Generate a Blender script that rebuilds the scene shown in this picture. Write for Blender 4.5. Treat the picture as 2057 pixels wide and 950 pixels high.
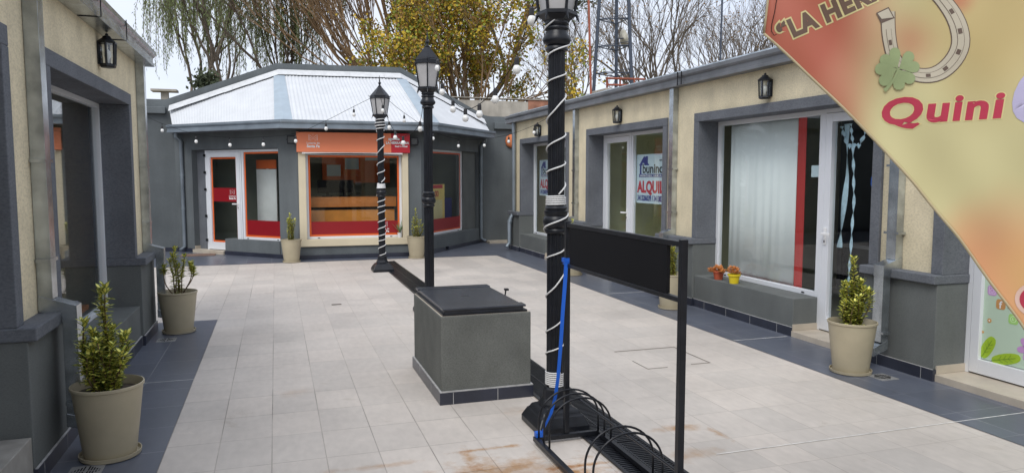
import bpy, bmesh, math, random
import numpy as np
from mathutils import Vector, Matrix
R_ = math.radians
for o in list(bpy.data.objects): bpy.data.objects.remove(o)
S = bpy.context.scene
COL = S.collection

# ------------------------------------------------------------------ camera
FPX, CX, CY, HOR, VX = 1465., 1028.5, 475., 352., 553.
CAMH = 1.62
pitch = math.atan((CY-HOR)/FPX); yaw = math.atan((CX-VX)/(FPX/math.cos(pitch)))
cF = Vector((math.sin(yaw)*math.cos(pitch), math.cos(yaw)*math.cos(pitch), -math.sin(pitch)))
cR = Vector((math.cos(yaw), -math.sin(yaw), 0)); cU = cR.cross(cF)
cam = bpy.data.objects.new('camera', bpy.data.cameras.new('camera')); COL.objects.link(cam)
cam.matrix_world = Matrix(((cR.x, cU.x, -cF.x, 0), (cR.y, cU.y, -cF.y, 0), (cR.z, cU.z, -cF.z, CAMH), (0, 0, 0, 1)))
cam.data.sensor_width = 36; cam.data.lens = FPX/2057*36; cam.data.clip_start = .05; cam.data.clip_end = 600
S.camera = cam
def ray(px, py): return cR*((px-CX)/FPX)+cU*((CY-py)/FPX)+cF
C0 = Vector((0, 0, CAMH))
def at_x(px, py, X): d = ray(px, py); return C0+d*(X/d.x)
def at_y(px, py, Y): d = ray(px, py); return C0+d*(Y/d.y)

# ------------------------------------------------------------------ world, sun, exposure
w = bpy.data.worlds.new("World"); S.world = w; w.use_nodes = True
nt = w.node_tree; nt.nodes.clear()
N = nt.nodes.new; L = nt.links.new
out = N('ShaderNodeOutputWorld'); bg = N('ShaderNodeBackground'); sky = N('ShaderNodeTexSky')
sky.sky_type = 'NISHITA'; sky.sun_disc = False; sky.sun_elevation = R_(50); sky.sun_rotation = R_(215)
tc = N('ShaderNodeTexCoord'); mp = N('ShaderNodeMapping'); mp.inputs['Scale'].default_value = (1, 1, 2.6)
no = N('ShaderNodeTexNoise'); no.inputs['Scale'].default_value = 2.2; no.inputs['Detail'].default_value = 7; no.inputs['Roughness'].default_value = .55
L(tc.outputs['Generated'], mp.inputs[0]); L(mp.outputs[0], no.inputs['Vector'])
cr = N('ShaderNodeValToRGB'); cr.color_ramp.elements[0].position = .32; cr.color_ramp.elements[1].position = .68
cr.color_ramp.elements[0].color = (6.7, 7.4, 8.9, 1); cr.color_ramp.elements[1].color = (8.8, 9.1, 9.7, 1)
L(no.outputs['Fac'], cr.inputs[0])
mx = N('ShaderNodeMixRGB'); mx.inputs[0].default_value = .88
L(sky.outputs[0], mx.inputs[1]); L(cr.outputs[0], mx.inputs[2]); L(mx.outputs[0], bg.inputs[0])
bg.inputs[1].default_value = .09; L(bg.outputs[0], out.inputs[0])
sun = bpy.data.objects.new('sun', bpy.data.lights.new('sun', 'SUN')); COL.objects.link(sun)
sun.data.energy = 1.5; sun.data.angle = R_(32); sun.data.color = (1, .97, .92)
_sd = Vector((math.sin(R_(215))*math.cos(R_(50)), math.cos(R_(215))*math.cos(R_(50)), math.sin(R_(50))))
sun.rotation_euler = _sd.to_track_quat('Z', 'Y').to_euler()
S.view_settings.view_transform = 'Standard'; S.view_settings.look = 'None'; S.view_settings.gamma = 1
S.view_settings.exposure = .45; S.view_settings.use_curve_mapping = False
S.render.engine = 'CYCLES'
S.cycles.max_bounces = 8; S.cycles.transparent_max_bounces = 16

# ------------------------------------------------------------------ materials
def newmat(name):
    m = bpy.data.materials.new(name); m.use_nodes = True
    return m, m.node_tree, m.node_tree.nodes['Principled BSDF']
def M(name, col, rough=.6, metal=0., var=.12, vs=2.5, bump=0., bs=60., spec=.5, detail=6, streak=0., speck=0.):
    m, t, b = newmat(name); n = t.nodes.new; l = t.links.new
    b.inputs['Roughness'].default_value = rough; b.inputs['Metallic'].default_value = metal
    b.inputs['Specular IOR Level'].default_value = spec
    tc = n('ShaderNodeTexCoord'); a = n('ShaderNodeTexNoise'); a.inputs['Scale'].default_value = vs; a.inputs['Detail'].default_value = detail
    l(tc.outputs['Object'], a.inputs['Vector'])
    r = n('ShaderNodeMapRange'); r.inputs['From Min'].default_value = .3; r.inputs['From Max'].default_value = .7
    r.inputs['To Min'].default_value = 1-var; r.inputs['To Max'].default_value = 1+var
    l(a.outputs['Fac'], r.inputs['Value'])
    src = r.outputs[0]
    if streak:
        mp = n('ShaderNodeMapping'); mp.inputs['Scale'].default_value = (3.2, 3.2, .5); l(tc.outputs['Object'], mp.inputs[0])
        a2 = n('ShaderNodeTexNoise'); a2.inputs['Scale'].default_value = 1.5; a2.inputs['Detail'].default_value = 5; l(mp.outputs[0], a2.inputs['Vector'])
        r2 = n('ShaderNodeMapRange'); r2.inputs['From Min'].default_value = .35; r2.inputs['From Max'].default_value = .7
        r2.inputs['To Min'].default_value = 1+streak*.4; r2.inputs['To Max'].default_value = 1-streak; l(a2.outputs['Fac'], r2.inputs['Value'])
        mm = n('ShaderNodeMath'); mm.operation = 'MULTIPLY'; l(src, mm.inputs[0]); l(r2.outputs[0], mm.inputs[1]); src = mm.outputs[0]
    if speck:
        a3 = n('ShaderNodeTexNoise'); a3.inputs['Scale'].default_value = bs*2.6; a3.inputs['Detail'].default_value = 8; a3.inputs['Roughness'].default_value = .65
        mp3 = n('ShaderNodeMapping'); mp3.inputs['Scale'].default_value = (1, 1, 1.8); l(tc.outputs['Object'], mp3.inputs[0]); l(mp3.outputs[0], a3.inputs['Vector'])
        r3 = n('ShaderNodeMapRange'); r3.inputs['From Min'].default_value = .36; r3.inputs['From Max'].default_value = .56; r3.inputs['To Min'].default_value = 1-speck; r3.inputs['To Max'].default_value = 1+speck*.15; l(a3.outputs['Fac'], r3.inputs['Value'])
        m3 = n('ShaderNodeMath'); m3.operation = 'MULTIPLY'; l(src, m3.inputs[0]); l(r3.outputs[0], m3.inputs[1]); src = m3.outputs[0]
    v = n('ShaderNodeVectorMath'); v.operation = 'SCALE'; v.inputs[0].default_value = col; l(src, v.inputs['Scale'])
    l(v.outputs[0], b.inputs['Base Color'])
    if bump:
        c = n('ShaderNodeTexNoise'); c.inputs['Scale'].default_value = bs; c.inputs['Detail'].default_value = 8; c.inputs['Roughness'].default_value = .65
        l(tc.outputs['Object'], c.inputs['Vector'])
        bp = n('ShaderNodeBump'); bp.inputs['Strength'].default_value = min(1, bump*40); bp.inputs['Distance'].default_value = bump
        l(c.outputs['Fac'], bp.inputs['Height']); l(bp.outputs[0], b.inputs['Normal'])
    return m
def flat(name, col, rough=.5, metal=0., spec=.5): return M(name, col, rough, metal, var=.05, vs=8, spec=spec)

beige = M('beige_plaster', (.73, .64, .455), .9, var=.09, vs=4, bump=.009, bs=18, spec=.15, streak=.08, speck=.18)
grey = M('grey_plaster', (.15, .16, .18), .9, var=.12, vs=2.6, bump=.006, bs=20, spec=.15, streak=.06, speck=.24)
grey_lo = M('grey_plaster_lower', (.15, .16, .157), .9, var=.12, vs=2, bump=.005, bs=34, spec=.15, streak=.08, speck=.13)
grey_wall = M('grey_wall_paint', (.135, .15, .158), .9, var=.15, vs=1.2, bump=.006, bs=16, spec=.15, streak=.10, speck=.10)
cream = M('cream_render', (.66, .58, .42), .85, var=.06, bump=.003, bs=40)
cream_tile = M('pale_stone_tile', (.50, .44, .36), .5, var=.12, vs=5)
whitealu = M('white_aluminium', (.74, .76, .80), .35, var=.03)
galv = M('galvanised_steel', (.50, .54, .57), .27, .9, var=.28, vs=9, bump=.0015, bs=6, streak=.15)
galv_d = M('weathered_gutter_steel', (.165, .172, .185), .55, .25, var=.22, vs=3, bump=.001, bs=9, streak=.1)
galv_r = M('weathered_gutter_kiosk', (.24, .28, .32), .5, .45, var=.2, vs=3, bump=.001, bs=9)
black = M('black_painted_iron', (.012, .0135, .018), .36, .0, var=.3, vs=14, bump=.0008, bs=60, spec=.35)
blackm = M('black_matte', (.010, .010, .012), .65, var=.1, spec=.15)
dkrubber = M('black_plastic', (.02, .02, .022), .5)
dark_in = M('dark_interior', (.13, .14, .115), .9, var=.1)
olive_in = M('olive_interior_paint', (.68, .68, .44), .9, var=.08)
floor_in = M('interior_floor', (.5, .48, .42), .5, var=.1)
potm = M('taupe_plastic_pot', (.44, .385, .27), .5, var=.07, vs=6, bump=.0006, bs=14)
soil = M('potting_soil', (.05, .035, .025), .95, var=.4, vs=40, bump=.01, bs=60)
leafg = M('leaf_green', (.12, .20, .035), .45, var=.4, vs=30)
leafy = M('leaf_yellow_margin', (.80, .74, .17), .45, var=.25, vs=30)
stemm = M('plant_stem', (.16, .11, .06), .8, var=.3, vs=30)
ropem = M('white_rope_light', (.70, .70, .70), .4, var=.06)
bulbm = M('opal_bulb', (.82, .82, .80), .25, var=.02)
lampglass = M('frosted_lamp_glass', (.46, .45, .45), .35, var=.08, vs=6)
orange = M('orange_vinyl', (.84, .25, .12), .45, var=.04)
orange2 = M('orange_vinyl_border', (.72, .13, .02), .4, var=.05)
redv = M('red_vinyl', (.27, .008, .014), .35, var=.05)
redsign = M('red_sign_face', (.55, .02, .035), .45, var=.04)
white = flat('white_print', (.82, .82, .82), .5)
posterw = M('pale_blue_poster', (.62, .74, .80), .5, var=.03)
navy = flat('navy_print', (.02, .025, .22), .5)
blk = flat('black_print', (.02, .025, .03), .5)
redp = flat('red_print', (.55, .03, .05), .5)
redb = M('crimson_print', (.46, .035, .075), .6, var=.15, vs=3)
woodc = M('orange_wood_counter', (.78, .30, .05), .45, var=.12, vs=4)
woodd = M('brown_wood_top', (.60, .20, .045), .4, var=.15, vs=4)
curtain = M('white_curtain', (.93, .95, .94), .85, var=.04)
redcloth = M('red_fabric_strip', (.50, .035, .03), .8, var=.1)
tulle = M('pale_blue_ribbon', (.62, .82, .95), .7, var=.15, vs=20)
plywood = M('plywood', (.42, .28, .14), .7, var=.15)
blue = M('blue_strap', (.01, .12, .62), .5, var=.1)
terra = M('terracotta', (.45, .13, .06), .8, var=.1)
yellowp = M('yellow_plastic', (.75, .58, .02), .4, var=.04)
redpot = M('red_clay_pot', (.45, .09, .04), .6, var=.08)
succ = M('orange_succulent_leaf', (.60, .24, .07), .6, var=.35, vs=40)
aloe = M('aloe_leaf', (.12, .22, .09), .5, var=.3, vs=30)
roofw = M('white_roof_sheet', (.60, .615, .635), .6, .0, var=.05, vs=2.5, streak=.03, spec=.2)
flash = M('pale_blue_flashing', (.38, .45, .51), .5, .2, var=.07, vs=5)
flashw = M('white_membrane', (.60, .61, .62), .6, var=.1, vs=8, bump=.01, bs=8)
concrete = M('old_concrete', (.40, .37, .32), .95, var=.25, vs=1.5, bump=.01, bs=10, streak=.2)
brickm = M('old_brick', (.36, .17, .11), .95, var=.3, vs=4, bump=.01, bs=20)
bark = M('grey_brown_bark', (.15, .12, .095), .95, var=.3, vs=6)
barkb = M('brown_twigs', (.24, .155, .085), .95, var=.3, vs=2)
barkg = M('pale_bare_bark', (.15, .125, .10), .95, var=.3, vs=4)
willowl = M('willow_leaf', (.165, .20, .075), .8, var=.4, vs=.9)
yleaf = M('yellow_autumn_leaf', (.52, .36, .03), .7, var=.3, vs=1.5)
gleaf = M('yellow_green_leaf', (.22, .26, .03), .7, var=.35, vs=1.5)
rustleaf = M('brown_autumn_leaf', (.30, .17, .05), .8, var=.3, vs=1.5)
conif = M('dark_conifer_leaf', (.075, .095, .05), .85, var=.4, vs=1)
towerm = M('blue_grey_tower_paint', (.04, .055, .085), .5, var=.2)
redrust = M('red_oxide_paint', (.32, .09, .05), .7, var=.25)
matm = M('brown_doormat', (.20, .13, .10), .95, var=.3, vs=30, bump=.01, bs=200)
darkgap = M('recess_shade', (.008, .008, .01), .9)  # near-black colour stands for the shade inside drain openings
castal = M('grey_cast_grille', (.40, .40, .40), .5, .5, var=.2)
lid = M('black_sheet_lid', (.05, .055, .068), .22, .1, var=.25, vs=5, bump=.0008, bs=8)
ledge_m = grey

# glass: clear pane whose mirror part rises towards grazing angles
def glassmat(name, tint, boost=1.5, base=.04):
    m = bpy.data.materials.new(name); m.use_nodes = True; t = m.node_tree; t.nodes.clear(); n = t.nodes.new; l = t.links.new
    o = n('ShaderNodeOutputMaterial'); tr = n('ShaderNodeBsdfTransparent'); g = n('ShaderNodeBsdfGlossy'); mixs = n('ShaderNodeMixShader')
    tr.inputs[0].default_value = (*tint, 1); g.inputs['Roughness'].default_value = .0; g.inputs[0].default_value = (.95, .97, 1, 1)
    f = n('ShaderNodeLayerWeight'); f.inputs[0].default_value = .5
    pw_ = n('ShaderNodeMath'); pw_.operation = 'POWER'; pw_.inputs[1].default_value = 4.5; l(f.outputs['Facing'], pw_.inputs[0])
    a = n('ShaderNodeMath'); a.operation = 'MULTIPLY_ADD'; a.inputs[1].default_value = boost; a.inputs[2].default_value = base; a.use_clamp = True
    l(pw_.outputs[0], a.inputs[0]); l(a.outputs[0], mixs.inputs[0]); l(tr.outputs[0], mixs.inputs[1]); l(g.outputs[0], mixs.inputs[2]); l(mixs.outputs[0], o.inputs[0])
    return m
glass = glassmat('window_glass', (.965, .985, .98), .85, .026)

def tilemat(name, c1, c2, mortar, tw, th, ox, oy, msize, rough, stains=False, spec=.4, fade=False):
    m, t, b = newmat(name); n = t.nodes.new; l = t.links.new
    g = n('ShaderNodeNewGeometry'); sp = n('ShaderNodeSeparateXYZ'); l(g.outputs['Position'], sp.inputs[0])
    cb = n('ShaderNodeCombineXYZ')
    ax = n('ShaderNodeMath'); ax.inputs[1].default_value = oy; l(sp.outputs['Y'], ax.inputs[0])
    ay = n('ShaderNodeMath'); ay.inputs[1].default_value = ox; l(sp.outputs['X'], ay.inputs[0])
    l(ax.outputs[0], cb.inputs[0]); l(ay.outputs[0], cb.inputs[1])
    br = n('ShaderNodeTexBrick'); br.offset = 0; br.squash = 1; br.inputs['Scale'].default_value = 1
    br.inputs['Brick Width'].default_value = tw; br.inputs['Row Height'].default_value = th
    br.inputs['Mortar Size'].default_value = msize; br.inputs['Mortar Smooth'].default_value = .3
    br.inputs['Color1'].default_value = (*c1, 1); br.inputs['Color2'].default_value = (*c2, 1); br.inputs['Mortar'].default_value = (*mortar, 1)
    l(cb.outputs[0], br.inputs['Vector'])
    nj = n('ShaderNodeTexNoise'); nj.inputs['Scale'].default_value = .8; nj.inputs['Detail'].default_value = 6; nj.inputs['Roughness'].default_value = .7; l(g.outputs['Position'], nj.inputs['Vector'])
    gx = n('ShaderNodeMath'); gx.operation = 'MULTIPLY_ADD'; l(sp.outputs['X'], gx.inputs[0]); gx.inputs[1].default_value = .05 if stains else 0; gy = n('ShaderNodeMath'); gy.operation = 'MULTIPLY_ADD'; l(sp.outputs['Y'], gy.inputs[0]); gy.inputs[1].default_value = .016 if stains else 0; l(nj.outputs['Fac'], gy.inputs[2]); l(gy.outputs[0], gx.inputs[2])
    rj = n('ShaderNodeMapRange'); rj.inputs['From Min'].default_value = .44; rj.inputs['From Max'].default_value = .66; rj.inputs['To Min'].default_value = 0; rj.inputs['To Max'].default_value = .9; l(gx.outputs[0], rj.inputs['Value'])
    mj = n('ShaderNodeMixRGB'); l(rj.outputs[0], mj.inputs[0]); mj.inputs[1].default_value = (*mortar, 1); mj.inputs[2].default_value = (*[q*.86 for q in c1], 1); l(mj.outputs[0], br.inputs['Mortar'])
    col = br.outputs['Color']
    # mottled, scuffed face
    na = n('ShaderNodeTexNoise'); na.inputs['Scale'].default_value = 1.1; na.inputs['Detail'].default_value = 9; na.inputs['Roughness'].default_value = .62; l(g.outputs['Position'], na.inputs['Vector'])
    ra = n('ShaderNodeMapRange'); ra.inputs['From Min'].default_value = .3; ra.inputs['From Max'].default_value = .7; ra.inputs['To Min'].default_value = .86; ra.inputs['To Max'].default_value = 1.1; l(na.outputs['Fac'], ra.inputs['Value'])
    nb = n('ShaderNodeTexNoise'); nb.inputs['Scale'].default_value = 14; nb.inputs['Detail'].default_value = 6
    mpb = n('ShaderNodeMapping'); mpb.inputs['Scale'].default_value = (1.6, .7, 1); l(g.outputs['Position'], mpb.inputs[0]); l(mpb.outputs[0], nb.inputs['Vector'])
    rb = n('ShaderNodeMapRange'); rb.inputs['From Min'].default_value = .3; rb.inputs['From Max'].default_value = .7; rb.inputs['To Min'].default_value = .95; rb.inputs['To Max'].default_value = 1.05; l(nb.outputs['Fac'], rb.inputs['Value'])
    mu = n('ShaderNodeMath'); mu.operation = 'MULTIPLY'; l(ra.outputs[0], mu.inputs[0]); l(rb.outputs[0], mu.inputs[1])
    sc = n('ShaderNodeVectorMath'); sc.operation = 'SCALE'; l(col, sc.inputs[0]); l(mu.outputs[0], sc.inputs['Scale']); col = sc.outputs[0]
    for (sc_, lo_, hi_, dk, st_) in ((3.1, .60, .70, (.72, .68, .62), .55), (11., .66, .72, (.55, .5, .45), .5), (2.3, .64, .72, (1.22, 1.2, 1.18), .6)):
        q1 = n('ShaderNodeTexNoise'); q1.inputs['Scale'].default_value = sc_; q1.inputs['Detail'].default_value = 10; q1.inputs['Roughness'].default_value = .72; q1.inputs['Distortion'].default_value = .6
        qm = n('ShaderNodeMapping'); qm.inputs['Location'].default_value = (sc_*3, sc_, 0); l(g.outputs['Position'], qm.inputs[0]); l(qm.outputs[0], q1.inputs['Vector'])
        q2 = n('ShaderNodeMapRange'); q2.inputs['From Min'].default_value = lo_; q2.inputs['From Max'].default_value = hi_; q2.inputs['To Max'].default_value = st_; l(q1.outputs['Fac'], q2.inputs['Value'])
        q3 = n('ShaderNodeMixRGB'); q3.blend_type = 'MULTIPLY'; q3.inputs[2].default_value = (*dk, 1); l(q2.outputs[0], q3.inputs[0]); l(col, q3.inputs[1]); col = q3.outputs[0]
    if stains:
        for (sx, sy, rx, ry, st) in stains:
            mpn = n('ShaderNodeMapping'); mpn.inputs['Location'].default_value = (-sx/rx, -sy/ry, 0); mpn.inputs['Scale'].default_value = (1/rx, 1/ry, 0); l(g.outputs['Position'], mpn.inputs[0])
            ln = n('ShaderNodeVectorMath'); ln.operation = 'LENGTH'; l(mpn.outputs[0], ln.inputs[0])
            ns = n('ShaderNodeTexNoise'); ns.inputs['Scale'].default_value = 7; ns.inputs['Detail'].default_value = 8; ns.inputs['Roughness'].default_value = .7; l(g.outputs['Position'], ns.inputs['Vector'])
            sb = n('ShaderNodeMath'); sb.operation = 'MULTIPLY_ADD'; l(ns.outputs['Fac'], sb.inputs[0]); sb.inputs[1].default_value = -2.2; sb.inputs[2].default_value = 1.75
            su = n('ShaderNodeMath'); su.operation = 'ADD'; l(ln.outputs['Value'], su.inputs[0]); l(sb.outputs[0], su.inputs[1])
            mr = n('ShaderNodeMapRange'); mr.inputs['From Min'].default_value = 1.3; mr.inputs['From Max'].default_value = .6; mr.inputs['To Min'].default_value = 0; mr.inputs['To Max'].default_value = st; l(su.outputs[0], mr.inputs['Value'])
            mxx = n('ShaderNodeMixRGB'); mxx.blend_type = 'MULTIPLY'; mxx.inputs[2].default_value = (.66, .36, .11, 1); l(mr.outputs[0], mxx.inputs[0]); l(col, mxx.inputs[1]); col = mxx.outputs[0]
    l(col, b.inputs['Base Color'])
    rr = n('ShaderNodeMapRange'); rr.inputs['To Min'].default_value = rough-.08; rr.inputs['To Max'].default_value = rough+.14; l(na.outputs['Fac'], rr.inputs['Value']); l(rr.outputs[0], b.inputs['Roughness'])
    b.inputs['Specular IOR Level'].default_value = spec
    bp = n('ShaderNodeBump'); bp.inputs['Strength'].default_value = .5; bp.inputs['Distance'].default_value = .002; bp.invert = True
    l(br.outputs['Fac'], bp.inputs['Height']); l(bp.outputs[0], b.inputs['Normal'])
    return m
tile_m = tilemat('beige_floor_tile', (.61, .553, .50), (.535, .492, .45), (.20, .172, .15), .45, .30, .06, -.165, .0032, .48,
                 stains=[(1.15, 3.72, .75, .30, .8), (1.15, 4.06, .45, .05, 1.0), (1.6, 3.66, .35, .05, 1.), (1.02, 3.95, .08, .3, .8), (.5, 4.0, .5, .06, .5), (2.42, 4.02, .30, .10, .8), (2.62, 3.85, .06, .22, .8), (2.3, 3.6, .3, .15, .5), (1.55, 3.55, .3, .2, .9), (.1, 5.6, .25, .2, .25), (1.55, 4.65, .3, .16, .3)])
dark_t = tilemat('dark_blue_grey_tile', (.115, .128, .165), (.10, .112, .145), (.36, .37, .39), .45, .45, .105, -.1, .0022, .30, spec=.5)
skirt_t = M('dark_glazed_skirting', (.030, .034, .052), .28, var=.25, vs=3)
grout = M('pale_grout', (.40, .40, .40), .9, var=.2, vs=20)

# ------------------------------------------------------------------ builders
class MB:
    def __init__(s): s.v = []; s.f = []; s.mi = []; s.cur = 0
    def add(s, vs, fs):
        b = len(s.v); s.v += [tuple(v) for v in vs]; s.f += [tuple(i+b for i in f) for f in fs]; s.mi += [s.cur]*len(fs); return s
    def box(s, x0, x1, y0, y1, z0, z1):
        return s.hexa([(x0, y0, z0), (x1, y0, z0), (x1, y1, z0), (x0, y1, z0), (x0, y0, z1), (x1, y0, z1), (x1, y1, z1), (x0, y1, z1)])
    def hexa(s, p): return s.add(p, [(0, 3, 2, 1), (4, 5, 6, 7), (0, 1, 5, 4), (1, 2, 6, 5), (2, 3, 7, 6), (3, 0, 4, 7)])
    def prism(s, pts, vec):
        n = len(pts); v = Vector(vec); a = [Vector(p) for p in pts]
        return s.add(a+[p+v for p in a], [tuple(range(n-1, -1, -1)), tuple(range(n, 2*n))]+[(i, (i+1) % n, n+(i+1) % n, n+i) for i in range(n)])
    def tube(s, path, r, seg=8, caps=True):
        P = [Vector(p) for p in path]; rs = r if isinstance(r, (list, tuple)) else [r]*len(P)
        vs = []; fs = []; up = None
        for i, p in enumerate(P):
            t = (P[min(i+1, len(P)-1)]-P[max(i-1, 0)])
            t = t.normalized() if t.length > 1e-9 else Vector((0, 0, 1))
            if up is None: up = Vector((0, 0, 1)) if abs(t.z) < .9 else Vector((1, 0, 0))
            a = t.cross(up)
            if a.length < 1e-4: a = t.cross(Vector((0, 1, 0)))
            a.normalize(); b = a.cross(t); up = b
            for k in range(seg):
                an = 2*math.pi*k/seg; vs.append(p+(a*math.cos(an)+b*math.sin(an))*rs[i])
        for i in range(len(P)-1):
            for k in range(seg):
                fs.append((i*seg+k, i*seg+(k+1) % seg, (i+1)*seg+(k+1) % seg, (i+1)*seg+k))
        if caps: fs.append(tuple(range(seg-1, -1, -1))); fs.append(tuple((len(P)-1)*seg+k for k in range(seg)))
        return s.add(vs, fs)
    def lathe(s, prof, seg=24, c=(0, 0, 0), rot=0., sx=1, sy=1, caps=True):
        vs = []; fs = []
        for (r, z) in prof:
            for k in range(seg):
                an = rot+2*math.pi*k/seg; vs.append((c[0]+r*math.cos(an)*sx, c[1]+r*math.sin(an)*sy, c[2]+z))
        m = len(prof)
        for i in range(m-1):
            for k in range(seg): fs.append((i*seg+k, i*seg+(k+1) % seg, (i+1)*seg+(k+1) % seg, (i+1)*seg+k))
        if caps: fs.append(tuple(range(seg-1, -1, -1))); fs.append(tuple((m-1)*seg+k for k in range(seg)))
        return s.add(vs, fs)
    def build(s, name, mat, parent=None, bevel=0, smooth=False, label=None):
        off = Vector((0, 0, 0))
        if parent is not None:
            q = parent
            while q is not None: off += q.location; q = q.parent
        me = bpy.data.meshes.new(name)
        me.from_pydata([(v[0]-off.x, v[1]-off.y, v[2]-off.z) for v in s.v], [], s.f)
        mats = mat if isinstance(mat, (list, tuple)) else [mat]
        for mm in mats: me.materials.append(mm)
        if len(mats) > 1: me.polygons.foreach_set('material_index', s.mi)
        if smooth: me.polygons.foreach_set('use_smooth', [True]*len(me.polygons))
        me.update()
        o = bpy.data.objects.new(name, me); COL.objects.link(o)
        if parent is not None: o.parent = parent
        if bevel:
            md = o.modifiers.new('bevel', 'BEVEL'); md.width = bevel; md.segments = 2; md.limit_method = 'ANGLE'; md.angle_limit = R_(40)
        if label: o['label'] = label
        return o
def smooth_by_angle(o, ang=40):
    bm = bmesh.new(); bm.from_mesh(o.data)
    for e in bm.edges: e.smooth = e.calc_face_angle(0) < R_(ang)
    for f in bm.faces: f.smooth = True
    bm.to_mesh(o.data); bm.free(); return o
def thing(name, label, cat, loc=(0, 0, 0), group=None, rz=0):
    o = bpy.data.objects.new(name, None); COL.objects.link(o); o.empty_display_size = .1
    o.location = loc; o.rotation_euler = (0, 0, rz); tag(o, label, cat, group); return o
def tag(o, label, cat, group=None):
    o['label'] = label; o['category'] = cat
    if group: o['group'] = group
    return o
def struct(o): o['kind'] = 'structure'; return o
def copy_tree(o, parent=None):
    c = o.copy(); COL.objects.link(c); c.parent = parent
    for ch in list(o.children): copy_tree(ch, c)
    return c
def text(s, size, mat, org, ux, uz, parent, name='lettering', ext=.002, bold=0., shear=0., align='LEFT', sx=1., spacing=1.):
    cu = bpy.data.curves.new('t', 'FONT'); cu.body = s; cu.size = size; cu.extrude = ext/2; cu.offset = bold; cu.shear = shear
    cu.align_x = align; cu.space_character = spacing; cu.resolution_u = 3
    ob = bpy.data.objects.new('t', cu); COL.objects.link(ob)
    bpy.context.view_layer.update()
    me = bpy.data.meshes.new_from_object(ob.evaluated_get(bpy.context.evaluated_depsgraph_get()))
    bpy.data.objects.remove(ob)
    ux = Vector(ux).normalized(); uz = Vector(uz).normalized(); nn = ux.cross(uz)
    off = Vector((0, 0, 0)); q = parent
    while q is not None: off += q.location; q = q.parent
    for v in me.vertices:
        c = v.co; p = Vector(org)+ux*(c.x*sx)+uz*c.y+nn*c.z-off; v.co = p
    me.materials.clear(); me.materials.append(mat)
    o = bpy.data.objects.new(name, me); COL.objects.link(o); o.parent = parent; return o

class Fr:      # a wall line: u along it, d outwards, z up
    def __init__(s, A, B, out):
        s.A = Vector((A[0], A[1])); t = Vector((B[0], B[1]))-s.A; s.L = t.length; s.t = t.normalized()
        s.n = Vector((s.t.y, -s.t.x)); 
        if s.n.dot(Vector(out)) < 0: s.n = -s.n
    def p(s, u, d, z): q = s.A+s.t*u+s.n*d; return Vector((q.x, q.y, z))
    def box(s, mb, u0, u1, d0, d1, z0, z1):
        return mb.hexa([s.p(u0, d0, z0), s.p(u1, d0, z0), s.p(u1, d1, z0), s.p(u0, d1, z0), s.p(u0, d0, z1), s.p(u1, d0, z1), s.p(u1, d1, z1), s.p(u0, d1, z1)])

def window(fr, par, u0, u1, z0, z1, d, fw=.045, gm=glass, name='window', mull=()):
    m = MB(); dd = .03
    fr.box(m, u0, u1, d-dd, d+dd, z0, z0+fw); fr.box(m, u0, u1, d-dd, d+dd, z1-fw, z1)
    fr.box(m, u0, u0+fw, d-dd, d+dd, z0+fw, z1-fw); fr.box(m, u1-fw, u1, d-dd, d+dd, z0+fw, z1-fw)
    for mu in mull: fr.box(m, mu-fw/2, mu+fw/2, d-dd, d+dd, z0+fw, z1-fw)
    f = m.build(name, whitealu, par, bevel=.003)
    g = MB(); fr.box(g, u0+fw-.004, u1-fw+.004, d-.003, d+.003, z0+fw-.004, z1-fw+.004); g.build('pane', gm, f)
    w = MB()
    for q in (.12, .88):
        uu = u0+(u1-u0)*q; fr.box(w, uu-.022, uu+.022, d+dd+.001, d+dd+.003, z0+.012, z0+.026)
    w.build('weep_slot', blackm, f)
    return f
def door(fr, par, u0, u1, z0, z1, d, hu, gm=glass, st=.085, frame=.04):
    # fixed frame + leaf; hu = side of the handle: 0 at u0, 1 at u1
    m = MB(); dd = .035
    fr.box(m, u0, u0+frame, d-dd, d+dd, z0, z1); fr.box(m, u1-frame, u1, d-dd, d+dd, z0, z1); fr.box(m, u0+frame, u1-frame, d-dd, d+dd, z1-frame, z1)
    f = m.build('door', whitealu, par, bevel=.003)
    a, b = u0+frame+.004, u1-frame-.004; zb, zt = z0+.012, z1-frame-.004
    m = MB(); e = .03
    fr.box(m, a, a+st, d-e, d+e+.008, zb, zt); fr.box(m, b-st, b, d-e, d+e+.008, zb, zt)
    fr.box(m, a+st, b-st, d-e, d+e+.008, zb, zb+st*1.5); fr.box(m, a+st, b-st, d-e, d+e+.008, zt-st, zt)
    m.build('leaf', whitealu, f, bevel=.003)
    g = MB(); fr.box(g, a+st-.004, b-st+.004, d-.003, d+.003, zb+st*1.5-.004, zt-st+.004); g.build('pane', gm, f)
    hx = a+st/2 if hu == 0 else b-st/2; sg = 1 if hu == 0 else -1
    h = MB(); fr.box(h, hx-.017, hx+.017, d+e+.009, d+e+.02, .93, 1.10); fr.box(h, hx-.01, hx+.01, d+e+.02, d+e+.055, 1.03, 1.05)
    fr.box(h, min(hx, hx+sg*.12), max(hx, hx+sg*.12), d+e+.055, d+e+.07, 1.028, 1.052)
    h.build('handle', white, f, bevel=.003)
    h = MB(); fr.box(h, hx-.006, hx+.006, d+e+.0205, d+e+.023, .95, .975); h.build('keyhole', blackm, f)
    return f

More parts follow.
